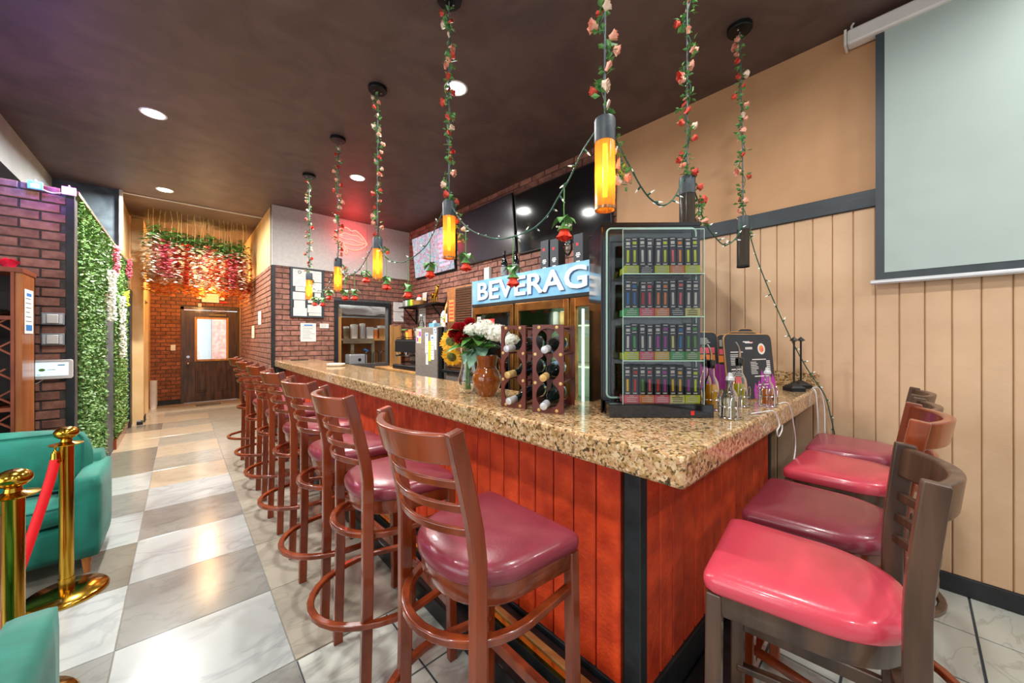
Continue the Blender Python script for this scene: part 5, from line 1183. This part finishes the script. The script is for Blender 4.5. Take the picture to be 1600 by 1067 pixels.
fairy('fairy light wire swagged from the second to the nearest pendant', [(1.14, 1.76, 2.14), (1.14, 1.66, 2.03), (1.14, 1.56, 1.96), (1.14, 1.42, 1.9), (1.14, 1.33, 1.875), (1.14, 1.21, 1.87), (1.14, 1.11, 1.88), (1.14, 1.03, 1.92), (1.14, .98, 1.97), (1.14, .92, 2.03), (1.14, .86, 2.11), (1.13, .79, 2.16)], 4, step=.05)
fairy('fairy light wire swagged from the corner pendant over the display cabinet', [(1.16, .742, 2.15), (1.29, .74, 2.06), (1.37, .74, 2.01), (1.45, .74, 1.98), (1.56, .74, 1.98), (1.67, .74, 2.04), (1.79, .742, 2.17)], 5, step=.05)
fairy('fairy light wire swagged between the two unlit pendants', [(1.86, .742, 2.18), (1.95, .74, 2.09), (2.03, .74, 2.01), (2.17, .74, 1.96), (2.34, .74, 1.94), (2.54, .74, 2.02), (2.66, .742, 2.15)], 6, step=.06)
fairy('fairy light wire running down from the last unlit pendant to the counter end', [(2.72, .73, 2.14), (2.78, .70, 1.95), (2.84, .66, 1.78), (2.90, .61, 1.60), (2.96, .57, 1.46), (3.02, .53, 1.33), (3.07, .48, 1.20), (3.09, .43, 1.10), (3.10, .39, 1.02), (3.09, .36, .88), (3.10, .34, .76), (3.12, .32, .70)], 7, step=.085)
# roses hanging on threads
rp_ = [(1.14, 4.64, 1.80, 1.93), (1.14, 4.33, 1.775, 1.925), (1.14, 4.09, 1.83, 1.955), (1.14, 3.59, 1.785, 1.99), (1.14, 3.34, 1.765, 1.98), (1.14, 3.06, 1.89, 2.06), (1.14, 2.66, 1.79, 2.0), (1.14, 2.31, 1.70, 1.935), (1.14, 2.01, 1.80, 2.0), (1.14, 1.63, 1.79, 2.01), (1.14, 1.25, 1.665, 1.875), (1.14, .945, 1.82, 2.02)]
rb = rosebloom(MB(), .036, 5, 4, 0, 9).mesh('rose_bloom', 'hang_red', True, 70)
on = ['first', 'second', 'third', 'fourth', 'fifth', 'sixth', 'seventh', 'eighth', 'ninth', 'tenth', 'eleventh', 'twelfth']
for i, (x, y, z, zt) in enumerate(rp_):
    t = thing('hanging_rose', 'red rose hanging head down from the fairy lights, %s counted from the hall%s' % (on[i], ', nearest' if i == 11 else ''), 'rose', (x, y, z), 0, 'red roses hanging over the bar')
    put('rose_bloom', rb, t, Matrix.Scale(.92 if i > 8 else 1.0, 4) @ R(PI, 'X') @ R(i*.9, 'Z'))
    MB().lathe([(.030, .012), (.014, .03), (.008, .045)], 8).build('calyx', 'leaf2', t, True)
    MB().tube([(0, 0, .04), (.004, .006, (zt-z)*.5), (0, 0, zt-z)], .0022, 5).build('stem', 'leaf2', t, True)
    b = MB()
    for k in range(4): a = k*1.7+i; leafmesh(b, (0, 0, .06), (math.cos(a), math.sin(a), .35), .062, .044, .9)
    b.build('leaves', 'leaf2', t, True, 80)
    if i == 11:
        b = MB()
        for k in range(14): a = rnd.uniform(0, 6.3); r_ = rnd.uniform(.008, .03); b.ball((r_*math.cos(a), r_*math.sin(a), .03+rnd.uniform(-.008, .008)), .0045, n=6, k=4)
        stuff(b.build('baby_breath', 'petal_w', t, True))

# ------------------------------------------------------------------ recessed lights
rl = ['second from the camera, left side of the ceiling', 'bright one over the bar nearest the camera', 'far one over the bar', 'farthest, above the hall entrance']
for i, (x, y) in enumerate(DOWN[:4]):
    nm = rl[i] if i < 4 else None
    t = thing('recessed_downlight', 'round white recessed downlight, '+nm if nm else 'round white recessed downlight behind the camera view', 'downlight', (x, y, CEIL), 0, 'recessed downlights in the ceiling' )
    MB().lathe([(.072, -.001), (.088, -.004), (.092, 0)], 28, cap=False).build('trim_ring', 'white', t, True)
    MB().lathe([(.001, -.003), (.074, -.003)], 28, cap=False).build('diffuser', 'lightdisc', t)

# ------------------------------------------------------------------ hedge wall with flowers
rnd = random.Random(5); npr = np.random.default_rng(5)
def hedge(name, label, y0, y1, z0, z1, n, cut=None):
    t = thing(name, label, 'hedge panel', (-.657, y0, 0), 0, 'artificial hedge wall panels')
    MB().box(0, 0, z0, .012, y1-y0, z1).build('backing_mat', 'leafd', t)
    b = MB()
    for k in range(n):
        y = npr.uniform(0, y1-y0); z = npr.uniform(z0, z1)
        p = Vector((.012+npr.uniform(.0, .035), y, z)); s = npr.uniform(.022, .042)
        d = Vector((npr.uniform(.2, 1), npr.uniform(-1, 1), npr.uniform(-1, 1))).normalized(); u = d.cross(Vector((npr.uniform(-1, 1), npr.uniform(-1, 1), 1))).normalized()
        b.add([tuple(p), tuple(p+d*s*.5+u*s*.32), tuple(p+d*s), tuple(p+d*s*.5-u*s*.32)], [(0, 1, 2, 3)])
    stuff(b.build('foliage', 'leaf', t)); return t
hedge('hedge_panel', 'green artificial hedge panel, wide one next to the brick pier', 4.56, 5.97, .02, 2.53, 11000)
hedge('hedge_panel', 'green artificial hedge panel, narrow one next to the hall doorway', 6.72, 8.17, .12, 2.53, 7000)
hedge('hedge_panel', 'green artificial hedge strip bridging the dark gap near the top', 5.98, 6.71, 1.93, 2.53, 2400)
struct(MB().box(-.645, 5.975, .0, -.625, 6.715, 1.93).build('trim_7', 'navy')); struct(MB().box(-.645, 6.72, 0, -.60, 8.2, .115).build('baseboard_hedge', 'cherry'))
struct(MB().box(-.66, 4.45, 2.53, -.60, 8.2, 2.56).build('trim_8', 'greywood'))
def cascade(label, y, z0, z1, m, w_=.07, n=260):
    t = thing('flower_cascade', label, 'flower spray', (-.60, y, z1), 0, 'flower sprays on the hedge wall')
    b = MB()
    for k in range(n):
        f = npr.uniform(0, 1); r_ = w_*(1-.6*f); p = Vector((npr.uniform(.0, .05), npr.uniform(-r_, r_), -(z1-z0)*f)); s = .03
        d = Vector((npr.uniform(.1, 1), npr.uniform(-1, 1), npr.uniform(-1, .4))).normalized(); u = d.orthogonal().normalized()
        b.add([tuple(p), tuple(p+d*s*.5+u*s*.4), tuple(p+d*s), tuple(p+d*s*.5-u*s*.4)], [(0, 1, 2, 3)])
    stuff(b.build('blossoms', m, t)); MB().tube([(.01, 0, .02), (.01, 0, -(z1-z0)*.9)], .004, 5).build('stem', 'leaf2', t); return t
cascade('white flower spray hanging on the hedge beside the dark gap', 5.98, 1.60, 2.15, 'petal_w', .09, 420)
cascade('white flower spray hanging lower on the narrow hedge panel', 6.95, 1.15, 1.95, 'petal_w', .09, 380)
cascade('pink flower spray near the top of the hedge wall', 6.35, 2.15, 2.50, 'wis_p', .07, 260)
cascade('pale pink flower spray at the hedge end above the doorway', 7.75, 2.28, 2.56, 'wis_p', .06, 150)
cascade('yellow green leaf spray on the narrow hedge panel', 7.4, 1.85, 2.05, 'lime', .06, 90)

# ------------------------------------------------------------------ wisteria curtain and chandelier in the hall
def wist(kind, L_, leafy=True, seed=0):
    rn = random.Random(seed); b = MB()
    n = int(330*L_/.8)
    for k in range(n):
        f = rn.random(); r_ = .055*(1-.55*f)+.01; a = rn.uniform(0, 6.28); p = Vector((r_*math.cos(a), r_*math.sin(a), -.12-L_*f)); s = .056
        d = Vector((math.cos(a), math.sin(a), rn.uniform(-.7, .3))).normalized(); u = d.cross(Vector((0, 0, 1))).normalized()
        b.add([tuple(p), tuple(p+d*s*.5+u*s*.45), tuple(p+d*s), tuple(p+d*s*.5-u*s*.45)], [(0, 1, 2, 3)])
    bm_ = b.mesh('blossom_raceme', kind); b = MB()
    if leafy:
        for k in range(46):
            a = rn.uniform(0, 6.28); p = Vector((.03*math.cos(a), .03*math.sin(a), rn.uniform(-.2, .06))); s = rn.uniform(.06, .10); d = Vector((math.cos(a), math.sin(a), rn.uniform(-.8, .3))).normalized(); u = d.cross(Vector((0, 0, 1))).normalized()
            b.add([tuple(p), tuple(p+d*s*.5+u*s*.3), tuple(p+d*s), tuple(p+d*s*.5-u*s*.3)], [(0, 1, 2, 3)])
        return bm_, b.mesh('leaf_tuft', 'leaf2')
    return bm_, None
kinds = {k: wist(k, l_, True, q) for q, (k, l_) in enumerate((('wis_w', .62), ('wis_p', .55), ('wis_r', .60)))}
ork = wist('wis_glow', .34, False, 9)
seq = ['wis_w', 'wis_w', 'wis_p', 'wis_w', 'wis_p', 'wis_w', 'wis_r', 'wis_r', 'wis_w', 'wis_w', 'wis_p', 'wis_w', 'wis_r', 'wis_w', 'wis_r', 'wis_w', 'wis_p', 'wis_r', 'wis_w', 'wis_r']
kn = dict(wis_w='white', wis_p='pink', wis_r='red', wis_glow='orange')
rnd = random.Random(8)
def strand(kk, meshes, x, y, z, label, group):
    t = thing('wisteria_strand', label, 'wisteria', (x, y, z), rnd.uniform(0, 6.28), group)
    stuff(put('blossom_raceme', meshes[0], t))
    if meshes[1]: stuff(put('leaf_tuft', meshes[1], t))
    h = CEIL-z
    MB().tube([(0, 0, h), (.02, .01, h*.5), (0, 0, -.1)], .0018, 4).build('string', 'peach', t, True)
W20 = ['first', 'second', 'third', 'fourth', 'fifth', 'sixth', 'seventh', 'eighth', 'ninth', 'tenth', 'eleventh', 'twelfth', 'thirteenth', 'fourteenth', 'fifteenth', 'sixteenth', 'seventeenth', 'eighteenth', 'nineteenth', 'twentieth', 'next to last', 'last']
for row, y in enumerate((7.75, 8.15, 8.55)):
    for i, kk in enumerate(seq):
        if row and i % 2 == row % 2: continue
        x = -.36+1.20*i/(len(seq)-1)+rnd.uniform(-.015, .015)
        if row == 0: lb = '%s wisteria strand in the front hall row, %s from the left' % (kn[kk], ['first', 'second', 'third', 'fourth', 'fifth', 'sixth', 'seventh', 'eighth', 'ninth', 'tenth', 'eleventh', 'twelfth', 'thirteenth', 'fourteenth', 'fifteenth', 'sixteenth', 'seventeenth', 'eighteenth', 'nineteenth', 'twentieth'][i])
        else: lb = '%s wisteria strand in the %s row of the hall curtain, position %s from the left' % (kn[kk], ('', 'middle', 'rear')[row], W20[i])
        strand(kk, kinds[kk], x, y+rnd.uniform(-.06, .06), 3.06+rnd.uniform(-.07, .05)-.12*(x+.36)/1.26+.02*row, lb, 'wisteria curtain in the hall' if row == 0 else '%s wisteria in the %s row' % (kn[kk], ('', 'middle', 'rear')[row]))
for i in range(22):  # orange lamplight on the lower blossoms, put in as separately coloured strands
    x = -.37+1.22*i/21
    strand('wis_glow', ork, x, 7.9+.3*(i % 3)+rnd.uniform(-.05, .05), 2.62+rnd.uniform(-.08, .08), 'wisteria end painted in orange lamplight, lower curtain edge, %s from the left' % W20[i], 'orange lamplit ends of the hall curtain')
t = thing('wisteria_strand', 'long strand painted in golden lamplight, hanging lowest at right of hall curtain', 'wisteria', (.80, 7.85, 2.55)); stuff(put('blossom_raceme', wist('wis_glow', .45, False, 12)[0], t)); MB().tube([(0, 0, .8), (0, 0, -.1)], .004, 5).build('string', 'peach', t)
t = thing('hall_chandelier', 'small dark ring chandelier with warm bulbs among the hall flowers', 'chandelier', (.33, 8.2, 2.40))
MB().tube([(.17*math.cos(a), .17*math.sin(a), 0) for a in [2*PI*i/24 for i in range(24)]], .009, 6, closed=True).build('ring', 'gun', t, True); MB().tube([(0, 0, .95), (0, 0, .1)], .006, 6).build('stem', 'gun', t)
for k in range(4):
    a = k*PI/2+.4; MB().tube([(0, 0, .12), (.09*math.cos(a), .09*math.sin(a), .10), (.17*math.cos(a), .17*math.sin(a), 0)], .006, 6).build('arm', 'gun', t, True); b = MB(); b.ball((.17*math.cos(a), .17*math.sin(a), .04), .022, .022, .032, 10, 6); b.build('bulb', 'bulb', t, True)

# ------------------------------------------------------------------ hall wall fittings
fk_ = lambda x, z, d=.02: frame((x, YB-d, z), (1, 0, 0), (0, -1, 0))
t = thing('exit_sign', 'illuminated exit sign with twin lamp heads over the hall door', 'exit sign', mtx=fk_(.33, 2.17))
MB().box(0, 0, 0, .29, .19, .05).build('sign_box', 'white', t, bevel=.005); b = MB(); text_geo(b, 'EXIT', .035, .045, .255, .15, .05, .054); b.build('lettering', 'exit', t)
for x in (-.09, .30): MB().box(x, .06, .005, x+.085, .13, .05).build('lamp_head', 'white', t, bevel=.01)
MB().box(.30, .0, 0, .44, .035, .02).build('red_label', 'red', t)
t = thing('door_sensor', 'small white sensor box on the brick above the hall door', 'sensor', mtx=fk_(.27, 2.07)); MB().box(0, 0, 0, .055, .07, .03).build('housing', 'white', t, bevel=.004); MB().cyl((.027, .035, .03), (.027, .035, .034), .012).build('lens', 'grey', t)
t = thing('light_switch', 'white light switch on the brick left of the hall door', 'switch', mtx=fk_(-.16, 1.14)); MB().box(0, 0, 0, .075, .12, .008).build('cover_plate', 'white', t, bevel=.002); MB().box(.025, .035, .008, .05, .085, .014).build('rocker', 'paper', t)
t = thing('cup_stack', 'tall column of stacked white cups on the floor by the hall corner', 'cups', (-.40, 9.95, .022))
for k in range(14): MB().lathe([(.045, .034*k), (.058, .034*k+.10), (.061, .034*k+.104), (.056, .034*k+.10)], 16, cap=(k == 13)).build('cup', 'paper', t, True)
t = thing('floor_box', 'small dark box lying on the floor by the hall doorway', 'box', (-.56, 8.42, 0)); MB().box(.03, -.05, 0, .10, .1, .05).build('casing', 'black', t, bevel=.004); MB().box(.03, -.03, .05, .08, .06, .065).build('top_plate', 'grey', t)

# ------------------------------------------------------------------ left: brick pier fittings, LED spots, vent, wine cabinet
fl2 = lambda x, z, d=.022: frame((x, 4.42-d, z), (1, 0, 0), (0, -1, 0))
for lab, x, z in (('white wall junction box, upper of two on the brick pier', -.775, 1.50), ('white wall junction box, lower of two above the tablet', -.775, 1.345)):
    t = thing('junction_box', lab, 'outlet', mtx=fl2(x, z)); MB().box(0, 0, 0, .112, .09, .02).build('back_plate', 'grey', t, bevel=.004); MB().box(.028, .012, .02, .084, .078, .036).build('device', 'white', t, bevel=.003)
    for xx in (.008, .088): MB().box(xx, .01, .02, xx+.016, .08, .028).build('bracket', 'foilw', t)
t = thing('wall_tablet', 'white framed tablet showing a pale screen on the brick pier', 'tablet', mtx=fl2(-.825, 1.09, .024)); MB().prism(rrect(0, 0, .205, .145, .014), 0, .02).build('housing', 'white', t, bevel=.003)
s = MB().box(.022, .025, .02, .183, .125, .0206).build('screen', 'screenon', t); b = MB(); b.add([(.055+.016*math.cos(a), .07+.011*math.sin(a), .021) for a in [2*PI*i/16 for i in range(16)]], [tuple(range(16))], 0); b.rect(.13, .10, .165, .108, .021, 1).rect(.08, .068, .12, .072, .021, 2).rect(.03, .032, .05, .036, .021, 2); b.build('screen_graphic', ['green', 'blue', 'grey'], s)
MB().tube([(.06, 0, .005), (.04, -.02, .006), (.0, -.045, .004)], .002, 5).build('cable', 'wcord', t)
for i, (x, m_, lab) in enumerate(((-.80, 'ledblue', 'small white framed LED spot glowing blue on the brick pier'), (-.64, 'ledmag', 'small white framed LED spot glowing magenta at the pier corner'))):
    t = thing('led_spot', lab, 'spotlight', mtx=frame((x-.035, 4.385, 2.50), (1, 0, 0), (0, -1, 0)))
    b = MB()
    for q in ((0, 0, .012, .06), (.058, 0, .07, .06), (.012, 0, .058, .01), (.012, .05, .058, .06)): b.box(q[0], q[1], 0, q[2], q[3], .02)
    b.build('spot_frame', 'white' if i else 'signblue', t); MB().box(.012, .01, .0, .058, .05, .006).build('reflector', 'foilw', t); b = MB(); b.ball((.035, .03, .014), .011, n=10, k=6); b.build('led_bulb', m_, t, True)
    MB().tube([(.035, .06, .01), (.035, .075, .0), (.035, .075, -.03)], .005, 6).build('bracket', 'grey', t)
MB_ = MB().tube(smooth_pts([(-.765, 4.38, 2.51), (-.72, 4.375, 2.495), (-.675, 4.38, 2.51)]), .004, 6).build('led_cable', 'wcord', None, True); tag(MB_, 'short white cable joining the two LED spots', 'cable')
t = thing('air_vent', 'white air vent grille with dark louvres on the soffit', 'vent', mtx=frame((-1.168, 6.20, 3.05), (0, -1, 0), (1, 0, 0)) @ Matrix.Scale(-1, 4, (1, 0, 0)))
b = MB(); b.box(0, 0, 0, .33, .02, .02).box(0, .25, 0, .33, .27, .02).box(0, .02, 0, .02, .25, .02).box(.31, .02, 0, .33, .25, .02); b.build('vent_frame', 'white', t); MB().box(.02, .02, 0, .31, .25, .003).build('duct', 'black', t)
for k in range(8): MB().add([(.02, .03+.028*k, .004), (.31, .03+.028*k, .004), (.31, .042+.028*k, .016), (.02, .042+.028*k, .016), (.02, .045+.028*k, .014), (.31, .045+.028*k, .014)], [(0, 1, 2, 3), (3, 2, 5, 4), (0, 4, 5, 1)]).build('louvre', 'grey', t)
# wine cabinet with lattice front
wc = thing('wine_cabinet', 'tall orange wood wine cabinet with diagonal lattice bottle racks', 'cabinet', (-.778, 3.96, 0))
WW = 1.0
MB().box(-.03, 0, 0, 0, .29, 1.86).build('side_board', 'oak', wc, bevel=.003); MB().box(-WW, 0, 0, -WW+.03, .29, 1.86).build('side_board', 'oak', wc, bevel=.003)
MB().box(-WW, -.01, 1.83, .004, .30, 1.862).build('top_board', 'redwood', wc, bevel=.003); MB().box(-WW, .27, 0, 0, .29, 1.83).build('back_board', 'dark', wc)
MB().box(-.045, -.008, 0, -.03, .02, 1.83).build('front_stile', 'redwood', wc)
for z in (.0, .62, 1.22): MB().box(-WW+.03, 0, z+.30, -.03, .26, z+.325).build('shelf_board', 'redwood', wc)
for sgn in (-1, 1):
    for k in range(-4, 14):
        z0 = .16*k; L0 = .97
        p0 = [-.03, z0]; p1 = [-WW+.03, z0+sgn*.75] 
        if sgn < 0: p0[1] += .75; p1[1] = p0[1]-.75
        # clip to the front opening
        pts2 = []
        for f in [i/24 for i in range(25)]:
            zz = p0[1]+(p1[1]-p0[1])*f
            if .02 < zz < 1.62 and not 1.20 < zz < 1.26: pts2.append((p0[0]+(p1[0]-p0[0])*f, zz))
        if len(pts2) > 2: MB().tube([(pts2[0][0], .012 if sgn > 0 else .022, pts2[0][1]), (pts2[-1][0], .012 if sgn > 0 else .022, pts2[-1][1])], 0, sq=(.010, .022), up=(0, 1, 0)).build('lattice_slat', 'redwood', wc)
for i, (x, z) in enumerate([(-.12, 1.56), (-.24, 1.40), (-.13, .95)]):
    t = thing('wine_bottle', 'dark wine bottle lying in the orange wood cabinet, %s' % ('top right', 'second down', 'lowest')[i], 'bottle', mtx=T(-.778+x, 4.0, z) @ R(-PI/2, 'X'), group='bottles in the wine cabinet')
    MB().lathe([(.013, -.0), (.014, .06), (.034, .10), (.036, .2), (.03, .205)], 14).build('bottle_body', 'greenglass', t, True); MB().lathe([(.015, -.002), (.0155, .04)], 12).build('foil_capsule', 'foilw', t, True)
t = thing('cabinet_notice', 'white paper notice with blue heading on the wine cabinet side', 'notice', mtx=frame((-.7765, 4.0, 1.43), (0, 1, 0), (1, 0, 0))); b = MB(); papersheet(b, 0, 0, .19, .30, 0, 7, 2); b.rect(.03, .02, .16, .06, .002, 2); b.build('printed_sheet', ['paper', 'ink', 'blue'], t)
t = thing('pink_flower', 'hot pink artificial flower lying on top of the wine cabinet', 'flower', (-.86, 4.10, 1.862)); b = MB(T(0, 0, .03)); rosebloom(b, .05, 6, 3, 0, 4); b.build('petals', mat('hot_pink_petal', '#e8204c', '#b8143a', .5, scale=30), t, True, 70); MB().tube([(0, 0, .02), (-.1, .05, .006), (-.18, .06, .005)], .004, 6).build('stem', 'leaf2', t)
